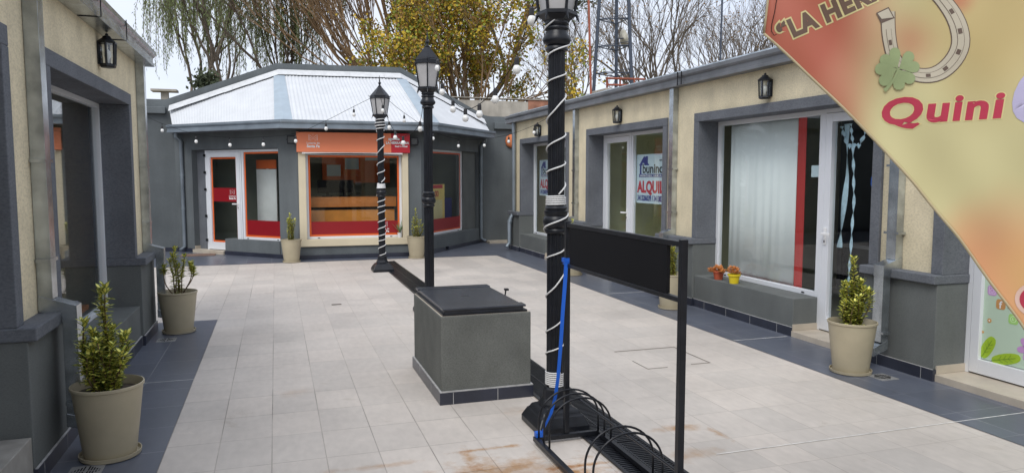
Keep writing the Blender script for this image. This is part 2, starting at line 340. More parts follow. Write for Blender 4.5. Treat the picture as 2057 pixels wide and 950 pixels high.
def sweep(mb, path, prof, out):
    # path: xy points; prof: closed (d, z) polygon; mitred
    P = [Vector(p) for p in path]; n = len(P); nm = []
    for i in range(n-1):
        t = (P[i+1]-P[i]).normalized(); q = Vector((t.y, -t.x)); 
        if q.dot(Vector(out[i] if isinstance(out, list) else out)) < 0: q = -q
        nm.append(q)
    vs = []
    for i in range(n):
        if i == 0: m = nm[0]
        elif i == n-1: m = nm[-1]
        else: m = (nm[i-1]+nm[i]); m = m/(m.dot(nm[i]))
        for (d, z) in prof: vs.append((P[i].x+m.x*d, P[i].y+m.y*d, z))
    k = len(prof); fs = []
    for i in range(n-1):
        for j in range(k): fs.append((i*k+j, i*k+(j+1) % k, (i+1)*k+(j+1) % k, (i+1)*k+j))
    fs += [tuple(range(k-1, -1, -1)), tuple((n-1)*k+j for j in range(k))]
    return mb.add(vs, fs)
def gut_prof(z): return [(0, z), (.135, z), (.135, z+.03), (.122, z+.036), (.122, z+.085), (.14, z+.098), (.15, z+.115), (.15, z+.155), (.136, z+.155), (.136, z+.13), (.02, z+.13), (.02, z+.158), (0, z+.158)]

def downpipe(fr, par, u, d0, ztop, zelb, dlow, zbot, wd=.10, dp=.075, out=.12, mat=galv):
    """square pipe: straight run d0 off the wall, an elbow out over the ledge, a lower run, a kicked-out outlet"""
    m = MB(); h = wd/2
    fr.box(m, u-h, u+h, d0, d0+dp, zelb+.07, ztop)
    def seg(a, b, top=0):
        pass
    # slanted elbow
    p = lambda uu, d, z: fr.p(uu, d, z)
    m.hexa([p(u-h, d0, zelb+.03), p(u+h, d0, zelb+.03), p(u+h, d0+dp, zelb+.07), p(u-h, d0+dp, zelb+.07)] + [p(u-h, d0, zelb+.07), p(u+h, d0, zelb+.07), p(u+h, d0+dp, zelb+.072), p(u-h, d0+dp, zelb+.072)])
    m.hexa([p(u-h-.004, d0+.0, zelb-.0), p(u+h+.004, d0+.0, zelb-.0), p(u+h+.004, dlow+dp+.003, zelb-.07), p(u-h-.004, dlow+dp+.003, zelb-.07),
            p(u-h-.004, d0+.0, zelb+.09), p(u+h+.004, d0+.0, zelb+.09), p(u+h+.004, dlow+dp+.003, zelb+.025), p(u-h-.004, dlow+dp+.003, zelb+.025)])
    fr.box(m, u-h, u+h, dlow, dlow+dp, zbot+.03, zelb-.04)
    o = m.build('downpipe', mat, par, bevel=.004)
    m = MB()
    m.hexa([p(u-h-.004, dlow-.003, zbot-.03), p(u+h+.004, dlow-.003, zbot-.03), p(u+h+.004, dlow+dp+out, zbot-.085), p(u-h-.004, dlow+dp+out, zbot-.085),
            p(u-h-.004, dlow-.003, zbot+.05), p(u+h+.004, dlow-.003, zbot+.05), p(u+h+.004, dlow+dp+out, zbot-.012), p(u-h-.004, dlow+dp+out, zbot-.012)])
    m.build('outlet', mat, o, bevel=.003)
    for zz, dq in ((ztop-1.05, d0), (zelb+.28, d0), (zbot+.10, dlow)):
        m = MB(); fr.box(m, u-h-.025, u+h+.03, dq+.002, dq+dp+.004, zz, zz+.02); m.build('bracket', mat, o)
    return o

# ------------------------------------------------------------------ ground
m = MB(); m.box(-150, 150, -100, 250, -.3, -.05); struct(m.build('ground', M('dry_earth', (.22, .19, .13), .95, var=.2), None))
m = MB(); m.add([(-9, -6, 0), (9, -6, 0), (9, 18, 0), (-9, 18, 0)], [(0, 1, 2, 3)]); struct(m.build('beige_tile_paving', tile_m))
z = .004
m = MB(); m.add([(-1.6, -6, z), (-.66, -6, z), (-.66, 8.72, z), (-1.6, 8.72, z)], [(0, 1, 2, 3)])
m.add([(4.23, -6, z), (5.3, -6, z), (5.3, 17, z), (4.23, 14.1, z)], [(0, 1, 2, 3)])
m.add([(-7, 14.08, z), (4.23, 14.1, z), (5.3, 17, z), (-7, 17, z)], [(0, 1, 2, 3)])
struct(m.build('dark_tile_paving', dark_t))

# drain channel with grate
t = thing('drain_channel', 'long black slatted drain grate running down the middle of the beige paving', 'drain', (1.93, 3, 0))
m = MB(); m.box(1.77, 2.09, -2, 13.7, .002, .006); m.build('channel', darkgap, t)  # flat black sheet on the paving, painted shade of the recess under the grate
m = MB(); m.box(1.765, 1.785, -2, 13.7, .0065, .015); m.box(2.075, 2.095, -2, 13.7, .0065, .015); m.build('frame', black, t)
g0 = None
for k in range(16):
    y0 = -2+k*.98
    if g0 is None:
        m = MB(); 
        for i in range(38): m.box(1.787, 2.073, y0+.012+i*.0255, y0+.012+i*.0255+.012, .0072, .0135)
        m.box(1.925, 1.935, y0+.01, y0+.97, .0138, .0150)
        g0 = m.build('grate_panel', black, t)
    else:
        c = g0.copy(); COL.objects.link(c); c.parent = t; c.location = (0, .98*k, 0)

# access cover outlines, little slot, floor gullies, doormat
t = thing('access_cover', 'flush rectangular access cover tiled like the beige floor, right of the drain', 'cover', (3.2, 5.7, 0))
m = MB(); z0, z1 = .002, .0045
for a in ((2.93, 3.55, 5.985, 5.995), (3.54, 3.55, 5.38, 5.985), (3.36, 3.54, 5.38, 5.388), (2.93, 3.12, 5.36, 5.366), (2.93, 2.936, 5.366, 5.64)): m.box(a[0], a[1], a[2], a[3], z0, z1)
m.build('joint', M('cover_joint', (.28, .25, .22), .8), t)
m = MB(); m.box(.63, .75, 9.28, 9.33, .002, .006); tag(m.build('floor_slot', M('slot_steel', (.16, .14, .12), .5, .3), None), 'small dark slot drain set alone in the beige paving', 'drain')
def gully(x, y, label):
    t = thing('floor_gully', label, 'drain', (x, y, 0), 'small square floor gullies')
    m = MB(); m.box(x-.085, x+.085, y-.085, y+.085, .0045, .008); m.build('grate', castal, t)
    m = MB()
    for i in range(5):
        for j in (-1, 1): 
            a = .012+i*.014
            m.add([(x+j*a-.004, y-.07+i*.014, .0095), (x+j*a+.004, y-.07+i*.014, .0095), (x+j*a+.004, y-.005, .0095), (x+j*a-.004, y-.005, .0095)], [(0, 1, 2, 3)])
            m.add([(x+j*a-.004, y+.005, .0095), (x+j*a+.004, y+.005, .0095), (x+j*a+.004, y+.07-i*.014, .0095), (x+j*a-.004, y+.07-i*.014, .0095)], [(0, 1, 2, 3)])
    m.build('slot', darkgap, t)
m = MB(); m.box(2.4, 4.88, 3.555, 3.561, .0042, .0052); m.box(4.235, 4.87, 6.035, 6.04, .0042, .0052); m.box(4.235, 4.87, 9.0, 9.005, .0042, .0052); m.box(-1.19, -.66, 6.19, 6.194, .0042, .0052)
struct(m.build('paving_joints', M('chalky_grout', (.78, .77, .74), .95, var=.35, vs=9), None))
gully(-1.06, 7.77, 'square floor gully between the skirting and the farther left pot')
gully(4.60, 4.55, 'square floor gully beside the big pot below the right downpipe')
gully(-1.03, 4.40, 'square floor gully in front of the nearest pot, lower left corner')
m = MB(); m.box(-1.85, -1.2, 15.75, 16.15, .005, .018); tag(m.build('doormat', matm), 'brown doormat lying before the white corner door of the lottery shop', 'doormat')

# ------------------------------------------------------------------ right-hand shop row
FR = Fr((4.96, 0), (4.96, 10), (-1, 0)); GD = -.28
rb = thing('shop_row', 'long low beige shop row with grey surrounds and galvanised gutter, right side', 'building', (6.5, 8, 0))
Y0, Y1 = -2.0, 15.3
ops = [(-1.2, 1.1), (1.85, 4.34), (5.09, 7.85), (8.72, 11.15), (12.15, 14.62)]
def wallrow(fr, par, Y0, Y1, ops, doors, sills, zl, wt=.34):
    """doors: list of (u0,u1) door bays; sills: window bays"""
    sw = .105; up = MB()
    edges = [Y0]+[e for o_ in ops for e in o_]+[Y1]
    def one(name, mat, bev, *a):
        m = MB(); fr.box(m, *a); return m.build(name, mat, par, bevel=bev)
    for i in range(0, len(edges), 2):
        a, b = edges[i], edges[i+1]
        ua = a+(sw if i > 0 else 0); ub = b-(sw if i+1 < len(edges)-1 else 0)
        fr.box(up, ua, ub, -wt, 0, .84, 2.9)
        one('lower_wall', grey_lo, .006, a, b, -wt, .07, .095, .77)
        one('ledge', grey, .008, a-.012, b+.012, -wt+.01, .115, .77, .842)
        one('skirting', skirt_t, .002, a-.008 if i > 0 else a, b+.008 if i+1 < len(edges)-1 else b, -.06, .085, 0, .095)
    for (a, b) in ops:
        fr.box(up, a-sw, b+sw, -wt, 0, 2.375, 2.9); su = MB()
        fr.box(su, a-sw, a, -wt+.005, .028, .842, 2.27); fr.box(su, b, b+sw, -wt+.005, .028, .842, 2.27)
        fr.box(su, a-sw, b+sw, -wt+.005, .028, 2.27, 2.375); su.build('surround', grey, par, bevel=.005)
    for (a, b) in sills:
        one('window_sill', grey_lo, .006, a, b, -wt-.02, .045, .095, .385); one('skirting', skirt_t, .002, a, b, -.06, .06, 0, .095)
    up.build('upper_wall', beige, par)
    # pale grout between skirting tiles
    g = MB(); 
    for i in range(0, len(edges), 2):
        a, b = edges[i], edges[i+1]; u = a+.1
        while u < b: fr.box(g, u, u+.004, .086, .0865, .002, .094); u += .45
        fr.box(g, a, b, .0705, .0835, .0955, .098)
    for (a, b) in sills:
        u = a+.22
        while u < b: fr.box(g, u, u+.005, .061, .0615, .002, .094); u += .45
        fr.box(g, a, b, .0455, .059, .0955, .098)
    g.build('grout', grout, par)
    for (a, b) in doors:
        st_ = one('door_step', cream_tile, .003, a, b, -wt-.02, .06, 0, .06)
        for (p_, q_) in ((a+.001, a+.012), (b-.012, b-.001)):
            m = MB(); fr.box(m, p_, q_, -.25, .05, .062, .125); m.build('step_skirting', cream_tile, st_)
wallrow(FR, rb, Y0, Y1, ops, [(-1.2, 1.1), (1.85, 4.34), (5.09, 6.02), (10.16, 11.15), (12.15, 13.12)], [(6.02, 7.85), (8.72, 10.16), (13.12, 14.62)], .77)
# body behind: rooms, roof
m = MB()
m.box(9.3, 9.6, Y0, Y1, 0, 2.9); m.box(5.3, 9.3, Y1-.25, Y1, 0, 2.9); m.box(5.3, 9.3, Y0, Y0+.2, 0, 2.9)
m.build('outer_wall', beige, rb)
m = MB(); m.box(5.302, 9.28, 1.45, 1.5, .0, 2.6); 
m.box(6.7, 6.75, 8.3, 15.0, 0, 2.6); m.box(5.302, 9.28, 11.6, 11.7, 0, 2.6); m.box(5.302, 9.28, 8.25, 8.35, 0, 2.6)
m.build('room_wall', olive_in, rb)
m = MB(); m.box(7.4, 7.45, 4.76, 8.2, 0, 2.6); m.box(5.302, 9.28, 4.66, 4.76, 0, 2.6); m.build('dark_room_wall', M('dark_shop_wall', (.05, .055, .06), .9), rb)
m = MB(); m.box(5.3, 9.3, Y0, Y1-.25, .03, .055); m.build('room_floor', floor_in, rb)
m = MB(); m.box(5.3, 9.3, Y0, Y1-.25, 2.6, 2.64); m.build('room_ceiling', white, rb)
m = MB(); m.add([(4.9, Y0-.05, 2.9), (9.7, Y0-.05, 3.0), (9.7, Y1+.02, 3.0), (4.9, Y1+.02, 2.9), (4.9, Y0-.05, 2.93), (9.7, Y0-.05, 3.03), (9.7, Y1+.02, 3.03), (4.9, Y1+.02, 2.93)], [(0, 3, 2, 1), (4, 5, 6, 7), (0, 1, 5, 4), (1, 2, 6, 5), (2, 3, 7, 6), (3, 0, 4, 7)]); m.build('roof', galv, rb)
m = MB(); sweep(m, [(4.958, Y0), (4.958, Y1+.1)], gut_prof(2.735), (-1, 0)); gt = m.build('gutter', galv_d, rb)
m = MB()
for yy in (8.05, 11.9, 4.3): 
    for dy in (0, .09): m.box(4.800, 4.806, yy+dy, yy+dy+.012, 2.735, 2.90)
m.build('gutter_joint', blackm, gt)
for u in (1.5, 4.80, 8.42, 11.66): downpipe(FR, rb, u, .003, 2.74, .85, .118, .20, out=.07)
m = MB(); m.tube([(4.90, 15.02, 2.74), (4.90, 15.02, .80)], .042, 10); m.tube([(4.90, 15.02, .80), (4.84, 15.02, .72), (4.80, 15.02, .62), (4.80, 15.02, .16), (4.73, 15.0, .07)], .045, 10)
m.tube([(4.90, 15.02, .84), (4.90, 15.02, .76)], .055, 10); m.tube([(4.82, 15.02, .66), (4.80, 15.02, .60)], .055, 10)
smooth_by_angle(m.build('downpipe', galv_r, rb))
# bay 2 (near middle): curtained window + door
window(FR, rb, 6.02, 7.85, .385, 2.27, GD, .05); door(FR, rb, 5.09, 6.02, .06, 2.27, GD, 1)
window(FR, rb, 8.72, 10.15, .385, 2.27, GD, .045); door(FR, rb, 10.16, 11.15, .06, 2.27, GD, 0)
window(FR, rb, 13.12, 14.62, .385, 2.27, GD, .045); door(FR, rb, 12.15, 13.12, .06, 2.27, GD, 1)
window(FR, rb, -1.2, 1.1, .06, 2.27, GD, .05)
# bay at the front right: glazed door with printed pale green vinyl
dn = door(FR, rb, 3.0, 4.34, .06, 2.27, GD, 0, st=.075); window(FR, rb, 1.85, 2.99, .06, 2.27, GD, .05)
vin = M('pale_green_print', (.50, .63, .50), .5, var=.04)
m = MB(); FR.box(m, 3.12, 4.225, GD+.004, GD+.006, .19, 2.16); v = m.build('window_print', vin, dn)
def disc(mb, fr, u, z, r, d, seg=16, ru=1.): 
    pts = [fr.p(u+r*ru*math.cos(2*math.pi*k/seg), d, z+r*math.sin(2*math.pi*k/seg)) for k in range(seg)]
    return mb.prism(pts, fr.n.to_3d()*.001)
def rrect(mb, fr, u0, u1, z0, z1, d, r=.02):
    pts = []
    for (cx_, cz_, a0) in ((u1-r, z1-r, 0), (u0+r, z1-r, 90), (u0+r, z0+r, 180), (u1-r, z0+r, 270)):
        for k in range(5): a = R_(a0+k*22.5); pts.append(fr.p(cx_+r*math.cos(a), d, cz_+r*math.sin(a)))
    return mb.prism(pts, fr.n.to_3d()*.001)
d1 = GD+.0065; d2 = GD+.008
icol = [M('orchid_print', (.55, .30, .60), .5), M('tan_print', (.55, .28, .10), .5), M('leaf_green_print', (.35, .62, .18), .5)]
ic = [(4.155, .735), (4.08, .64), (3.975, .545)]
for i, (uu, zz) in enumerate(ic):
    m = MB(); rrect(m, FR, uu-.038, uu+.038, zz-.038, zz+.038, d1); a = m.build('icon', icol[i], v)
    m = MB()
    if i == 0:
        for k in range(20):
            a0, a1 = 2*math.pi*k/20, 2*math.pi*(k+1)/20
            m.add([FR.p(uu+r*math.cos(q), d2, zz+r*math.sin(q)) for q in (a0, a1) for r in (.012, .016)], [(0, 1, 3, 2)])
        for (a_, b_, c_, e_) in ((-.026, .026, .022, .026), (-.026, .026, -.026, -.022), (-.026, -.022, -.022, .022), (.022, .026, -.022, .022)): FR.box(m, uu+a_, uu+b_, d2, d2+.0005, zz+c_, zz+e_)
        m.build('icon_mark', M('pale_mark', (.75, .62, .78), .5), v)
    elif i == 1: text('f', .075, white, FR.p(uu+.012, d2, zz-.028), (0, -1, 0), (0, 0, 1), v, 'icon_mark', .001, .002)
    else:
        for k in range(20):
            a0, a1 = 2*math.pi*k/20, 2*math.pi*(k+1)/20
            m.add([FR.p(uu+r*math.cos(q), d2, zz+r*math.sin(q)) for q in (a0, a1) for r in (.020, .025)], [(0, 1, 3, 2)])
        FR.box(m, uu-.006, uu+.010, d2, d2+.0005, zz-.008, zz-.002); FR.box(m, uu+.002, uu+.008, d2, d2+.0005, zz-.002, zz+.010)
        m.build('icon_mark', M('pale_green_mark', (.60, .80, .45), .5), v)
for s_, uu, zz in (('SO', 4.10, .72), ('SOU', 4.025, .62), ('341', 3.92, .525)): text(s_, .062, blk, FR.p(uu, d2, zz), (0, -1, 0), (0, 0, 1), v, 'lettering', .001, .0015)
def leafshape(u, z, ang, ln, wd): return [FR.p(u-(math.cos(ang)*x-math.sin(ang)*y), d1, z+(math.sin(ang)*x+math.cos(ang)*y)) for (x, y) in [(ln*.5*(1-math.cos(math.pi*k/8)), wd*math.sin(math.pi*k/8)**.7) for k in range(9)]+[(ln*.5*(1-math.cos(math.pi*k/8)), -wd*math.sin(math.pi*k/8)**.7) for k in range(7, 0, -1)]]
lime = M('lime_print', (.36, .55, .03), .5)
for q_ in ((4.215, .20, R_(62), .20, .045), (4.13, .195, R_(18), .24, .042), (3.75, .195, R_(70), .26, .05)):
    m = MB(); m.prism(leafshape(*q_), FR.n.to_3d()*(.001+.0003*(q_[0] == 4.13))); m.build('printed_leaf', lime, v)
m = MB()
for (u, z_, a, l_) in ((4.215, .2, 62, .17), (4.13, .195, 18, .2)):
    a = R_(a); p0 = FR.p(u, d2+.0005, z_); p1 = FR.p(u-math.cos(a)*l_, d2+.0005, z_+math.sin(a)*l_); m.tube([p0, p1], .002, 4)
    for q in (.3, .5, .7):
        for sg in (-1, 1):
            b = p0.lerp(p1, q); an = a+sg*.7; m.tube([b, b+Vector((0, -math.cos(an)*.04, math.sin(an)*.04))], .0014, 4)
m.build('leaf_vein', M('dark_lime_print', (.16, .30, .02), .5), v)
m = MB()
for k in range(6): a = R_(60*k+12); m.prism(leafshape(3.84, .345, a, .095, .026), FR.n.to_3d()*.001)
m.build('printed_flower', icol[0], v)
m = MB(); disc(m, FR, 3.84, .345, .016, d2); m.build('flower_centre', white, v)
m = MB(); disc(m, FR, 4.165, .50, .017, d1); disc(m, FR, 4.215, .40, .010, d1); m.build('printed_dot', M('ochre_print', (.62, .33, .10), .5), v)
m = MB(); disc(m, FR, 4.165, .50, .006, d2); m.build('dot_centre', white, v)

# things inside the curtained shop
m = MB(); n_ = 70; vs = []; fs = []
for i in range(n_+1):
    y = 7.70-(7.70-6.50)*i/n_; x = 5.30+.0035*math.sin(i*.75)+.004*math.sin(i*.31+1)
    for z_ in (.42, 1.3, 2.24): vs.append((x+(.004*math.sin(i*.9) if z_ > 1 and z_ < 2 else 0), y, z_))
for i in range(n_):
    for j in range(2): a = i*3+j; fs.append((a, a+1, a+4, a+3))
m.add(vs, fs); c = m.build('curtain', curtain, None, smooth=True); md = c.modifiers.new('thickness', 'SOLIDIFY'); md.thickness = .003
tag(c, 'white curtain filling the shop window above the grey sill', 'curtain')
m = MB(); m.box(5.29, 5.296, 6.36, 6.485, .40, 2.25); m.box(5.29, 5.296, 6.485, 7.70, .392, .414); tag(m.build('red_fabric_strip', redcloth), 'red fabric strip hanging beside and under the white curtain', 'cloth')
m = MB(); m.box(5.36, 5.38, 7.715, 7.77, .40, 1.75); tag(m.build('wooden_batten', plywood), 'narrow light wood batten at the left edge of the white curtain', 'board')
m = MB(); m.box(5.30, 5.304, 6.10, 6.28, 1.60, 1.72); tag(m.build('paper_notice', posterw), 'small pale notice taped inside the glass right of the red strip', 'notice')
t = thing('ribbon_garland', 'pale blue twisted ribbon garland hanging inside the glass door', 'garland', (5.33, 5.6, 2.1))
m = MB(); random.seed(4)
def twist(m, pts, wd, tw):
    P = [Vector(p) for p in pts]; vs = []; fs = []; n = 46; acc = 0
    for i in range(n+1):
        q = i/n*(len(P)-1); k = min(int(q), len(P)-2); p = P[k].lerp(P[k+1], q-k); a = q*tw
        dv = Vector((math.sin(a)*.4, math.cos(a), 0))*wd*(.65+.35*abs(math.cos(a))); 
        if abs((P[k+1]-P[k]).z) < abs((P[k+1]-P[k]).y): dv = Vector((math.sin(a)*.4, 0, math.cos(a)))*wd
        vs += [p-dv, p+dv]
    for i in range(n): fs.append((2*i, 2*i+1, 2*i+3, 2*i+2))
    m.add(vs, fs)
twist(m, [(5.34, 5.80, 2.12), (5.34, 5.76, 1.9), (5.34, 5.72, 1.4), (5.34, 5.74, .8), (5.34, 5.76, .3)], .020, 9)
twist(m, [(5.35, 5.86, 2.12), (5.35, 5.83, 1.6), (5.35, 5.88, 1.1), (5.35, 5.90, .9)], .035, 2)
twist(m, [(5.34, 5.92, 2.1), (5.34, 5.83, 1.90), (5.34, 5.68, 1.9), (5.34, 5.56, 2.1)], .028, 8)
twist(m, [(5.34, 5.56, 2.1), (5.34, 5.48, 1.92), (5.34, 5.36, 1.88), (5.34, 5.22, 2.1)], .028, 8)
o = m.build('ribbon', tulle, t); md = o.modifiers.new('thickness', 'SOLIDIFY'); md.thickness = .002
m = MB(); m.tube([(5.34, 5.5, 2.1), (5.34, 5.5, 1.62)], .0015, 5); m.build('cord', white, t); m = MB(); m.lathe([(.002, 0), (.014, .03), (.012, .09), (.003, .12)], 8, (5.34, 5.5, 1.5)); m.build('tassel', blue, t)
t = thing('display_table', 'low dark table inside the shop with the blue ribbon door', 'table', (6.4, 6.0, 0))
m = MB(); m.box(6.2, 6.9, 5.2, 6.9, .80, .84); m.build('top', M('grey_table', (.3, .3, .32), .4), t)
m = MB()
for a in (6.25, 6.82):
    for b in (5.25, 6.82): m.box(a, a+.04, b, b+.04, .055, .80)
m.build('legs', blackm, t)

# rent posters
def poster(y0, label):
    t = thing('rent_poster', label, 'poster', (5.285, y0, 1.2), 'estate agent posters')
    X = 5.283; wd, hh = 1.22, .73; z0 = 1.2
    m = MB(); m.box(X, X+.004, y0-wd, y0, z0, z0+hh); m.build('sheet', posterw, t)
    xx = X-.0015; P = lambda a, b: Vector((xx, y0-a, z0+b))
    m = MB()
    m.prism([P(.09, .575), P(.115, .59), P(.20, .67), P(.25, .705), P(.285, .68), P(.285, .70), P(.36, .70), P(.36, .60), P(.40, .575), P(.40, .565), P(.09, .565)], (.001, 0, 0))
    m.box(xx, xx+.001, y0-.165, y0-.115, z0+.436, z0+.566); m.box(xx, xx+.001, y0-1.12, y0-.09, z0+.388, z0+.436)
    m.build('house_logo', navy, t)
    text('buninc', .195, posterw, (xx-.001, y0-.20, z0+.452), (0, -1, 0), (0, 0, 1), t, 'agency_name_halo', .001, .014, sx=1.18)
    text('buninc', .195, blk, (xx-.003, y0-.20, z0+.452), (0, -1, 0), (0, 0, 1), t, 'agency_name', .001, .004, sx=1.18)
    text('INMOBILIARIA', .045, white, (xx-.002, y0-.12, z0+.395), (0, -1, 0), (0, 0, 1), t, 'subtitle', .001, .001, sx=1.9, spacing=1.25)
    text('ALQUILA', .235, redp, (xx-.001, y0-.05, z0+.165), (0, -1, 0), (0, 0, 1), t, 'headline', .001, .010, sx=.98)
    text('3413286039 / 341383', .115, navy, (xx-.001, y0-.05, z0+.038), (0, -1, 0), (0, 0, 1), t, 'phone_number', .001, .004, sx=.75)
    text('matricula', .035, blk, (xx-.001, y0-.70, z0+.625), (0, -1, 0), (0, 0, 1), t, 'small_print', .001, .0008)
poster(10.12, 'ALQUILA poster in the window right of a white glass door, fully readable')
poster(14.45, 'ALQUILA poster in the farthest right window, partly behind the near lamp post')

# ------------------------------------------------------------------ left-hand shop
FL = Fr((-1.30, 0), (-1.30, 10), (1, 0))
lb = thing('corner_shop', 'beige and grey shop with big glass window, left edge of the courtyard', 'building', (-3, 4, 0))
opsL = [(-1.0, 1.4), (2.0, 4.27), (5.10, 7.60)]
wallrow(FL, lb, -2, 8.36, opsL, [(-1.0, 1.4), (2.0, 4.27)], [(5.10, 7.60)], .77, wt=.32)
window(FL, lb, 5.10, 7.60, .385, 2.27, -.25, .038); window(FL, lb, 2.0, 4.27, .06, 2.27, -.25, .05); window(FL, lb, -1., 1.4, .06, 2.27, -.25, .05)
m = MB(); m.box(-1.54, -1.235, 3.0, 4.262, .062, .27); m.build('inner_step', M('grey_concrete_step', (.30, .285, .26), .8, var=.2, vs=8), lb, bevel=.004)
m = MB(); m.box(-5.2, -4.95, -2, 8.36, 0, 2.9); m.box(-4.95, -1.62, 8.11, 8.36, 0, 2.9); m.box(-4.95, -1.62, -2, -1.8, 0, 2.9); m.build('outer_wall', beige, lb)
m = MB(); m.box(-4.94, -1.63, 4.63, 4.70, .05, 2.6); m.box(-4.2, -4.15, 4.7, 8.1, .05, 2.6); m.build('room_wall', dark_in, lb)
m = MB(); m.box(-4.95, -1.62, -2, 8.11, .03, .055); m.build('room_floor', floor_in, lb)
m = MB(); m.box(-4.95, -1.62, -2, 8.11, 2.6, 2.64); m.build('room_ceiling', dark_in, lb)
m = MB(); m.box(-5.3, -1.25, -2.1, 8.38, 2.9, 2.95); m.build('roof', galv, lb)
m = MB(); sweep(m, [(-1.298, -2), (-1.298, 8.46)], gut_prof(2.735), (1, 0)); gt = m.build('gutter', galv, lb)
m = MB()
for yy in (6.85, 5.9): m.box(-1.146, -1.14, yy, yy+.012, 2.735, 2.90); m.box(-1.29, -1.146, yy, yy+.012, 2.730, 2.734)
m.build('gutter_joint', blackm, gt)
for u in (1.7, 4.76, 8.20): downpipe(FL, lb, u, .003, 2.74, .85, .118, .20)
m = MB(); m.tube([(-1.74, 6.1, 1.95), (-1.74, 6.1, 2.3)], .004, 5)
# plant inside the left window
def strap_plant(name, label, cat, loc, potmat, leafmat, n, ln, wd, pr, ph, droop=.6, seed=1, upright=.5, group=None):
    random.seed(seed); x, y, z0 = loc; t = thing(name, label, cat, loc, group)
    m = MB(); m.lathe([(pr*.72, 0), (pr, ph), (pr*1.08, ph), (pr*1.08, ph*.88), (pr*1.01, ph*.88)][:3]+[(pr*.9, ph), (pr*.88, ph*.9)], 18, (x, y, z0)); smooth_by_angle(m.build('pot', potmat, t))
    m = MB(); m.lathe([(pr*.88, ph*.88), (pr*.5, ph*.92)], 14, (x, y, z0)); m.build('soil', soil, t)
    m = MB()
    for i in range(n):
        a = random.uniform(0, 6.28); l_ = ln*random.uniform(.6, 1.1); up = random.uniform(upright, upright+.5); P = []
        for k in range(6):
            q = k/5; r = l_*q*math.cos(up)*(1+.1*q); zz = l_*(q*math.sin(up)-droop*q*q*.5); P.append(Vector((x+r*math.cos(a), y+r*math.sin(a), z0+ph*.9+zz)))
        s_ = Vector((-math.sin(a), math.cos(a), 0)); vs = []; 
        for k, p in enumerate(P): ww = wd*(math.sin(math.pi*(.15+.85*k/5))*.9+.05); vs += [p-s_*ww, p+Vector((0, 0, -ww*.4)), p+s_*ww]
        fs = []
        for k in range(5): fs += [(3*k, 3*k+1, 3*k+4, 3*k+3), (3*k+1, 3*k+2, 3*k+5, 3*k+4)]
        m.add(vs, fs)
    m.build('foliage', leafmat, t, smooth=True); return t
strap_plant('indoor_plant', 'dark strap-leaved plant in a red pot behind the left shop window', 'plant', (-1.95, 6.35, .45), redpot, M('dark_leaf', (.03, .06, .03), .4), 22, .36, .022, .09, .15, seed=8)
m = MB(); m.box(-2.5, -1.66, 5.2, 7.5, .40, .44); m.box(-2.45, -2.40, 5.3, 7.4, .055, .40); m.box(-1.75, -1.70, 5.3, 7.4, .055, .40); tag(m.build('display_bench', woodd), 'low wooden bench inside the left shop window', 'bench')
strap_plant('indoor_plant', 'small bushy green plant on the bench, near corner of the left shop window', 'plant', (-1.85, 5.75, .44), terra, M('mid_leaf', (.06, .12, .04), .5), 30, .28, .014, .07, .11, seed=5, upright=.8)

# ------------------------------------------------------------------ wall lanterns
def lantern(fr, u, z, d, label):
    t = thing('wall_lantern', label, 'wall lamp', fr.p(u, d, z), 'black wall lanterns'); t.scale = (.88, .88, .85); c = fr.p(u, d+.075, z)
    m = MB(); fr.box(m, u-.05, u+.05, d+.001, d+.014, z-.10, z+.11); m.build('bracket', black, t, bevel=.003)
    m = MB(); m.lathe([(.082, .095), (.086, .108), (.040, .145), (.034, .16), (.015, .168), (.012, .185), (.004, .19)], 6, c, R_(30)); m.lathe([(.060, -.125), (.070, -.112), (.066, -.09)], 6, c, R_(30))
    for k in range(6):
        a = R_(30+60*k); m.tube([(c.x+.062*math.cos(a), c.y+.062*math.sin(a), z-.10), (c.x+.072*math.cos(a), c.y+.072*math.sin(a), z+.097)], .010, 4)
    m.build('housing', black, t)
    m = MB(); m.lathe([(.056, -.095), (.064, .095)], 6, c, R_(30)); m.build('glass', glassmat('lantern_glass', (.85, .87, .87), .9, .10) if 'lantern_glass' not in bpy.data.materials else bpy.data.materials['lantern_glass'], t)
    m = MB(); m.lathe([(.012, -.095), (.014, -.05), (.028, -.02), (.026, .02), (.01, .04)], 10, c); m.build('lamp', bulbm, t, smooth=True)
lantern(FL, 6.55, 2.57, 0, 'black wall lantern above the left shop window')
lantern(FR, 6.54, 2.52, 0, 'black wall lantern above the white curtained window, nearest on the right wall')
lantern(FR, 10.02, 2.50, 0, 'black wall lantern above the readable rent poster, second on the right wall')
lantern(FR, 13.52, 2.48, 0, 'farthest black wall lantern on the right wall, just beside the near lamp post')

# ------------------------------------------------------------------ lottery shop (kiosk) and the grey wall behind
K0, K1, K2, K3 = (-2.0, 16.95), (.39, 14.5), (2.77, 14.45), (4.75, 17.0)
kb = thing('lottery_shop', 'grey three-sided lottery shop with white corrugated roof closing the courtyard', 'building', (1.4, 15.8, 0))
F1 = Fr(K1, K0, (-1, -1)); F2 = Fr(K1, K2, (0, -1)); F3 = Fr(K2, K3, (1, -1))
wt = .25
w1 = MB(); sk = MB()
# left face: pier | window bay | door bay | end
F1.box(w1, 0, .47, -wt, 0, 0, 2.5); F1.box(w1, .47, 1.98, -wt, .02, .085, .33); F1.box(w1, 2.92, F1.L+.1, -wt, 0, 0, 2.5); F1.box(w1, .47, 2.92, -wt, 0, 2.14, 2.5)
# front face
F2.box(w1, 0, .04, -wt, 0, 0, 2.5); F2.box(w1, 2.10, F2.L, -wt, 0, 0, 2.5); F2.box(w1, .04, 2.10, -wt, 0, 0, .27); F2.box(w1, .04, 2.10, -wt, 0, 2.02, 2.5)
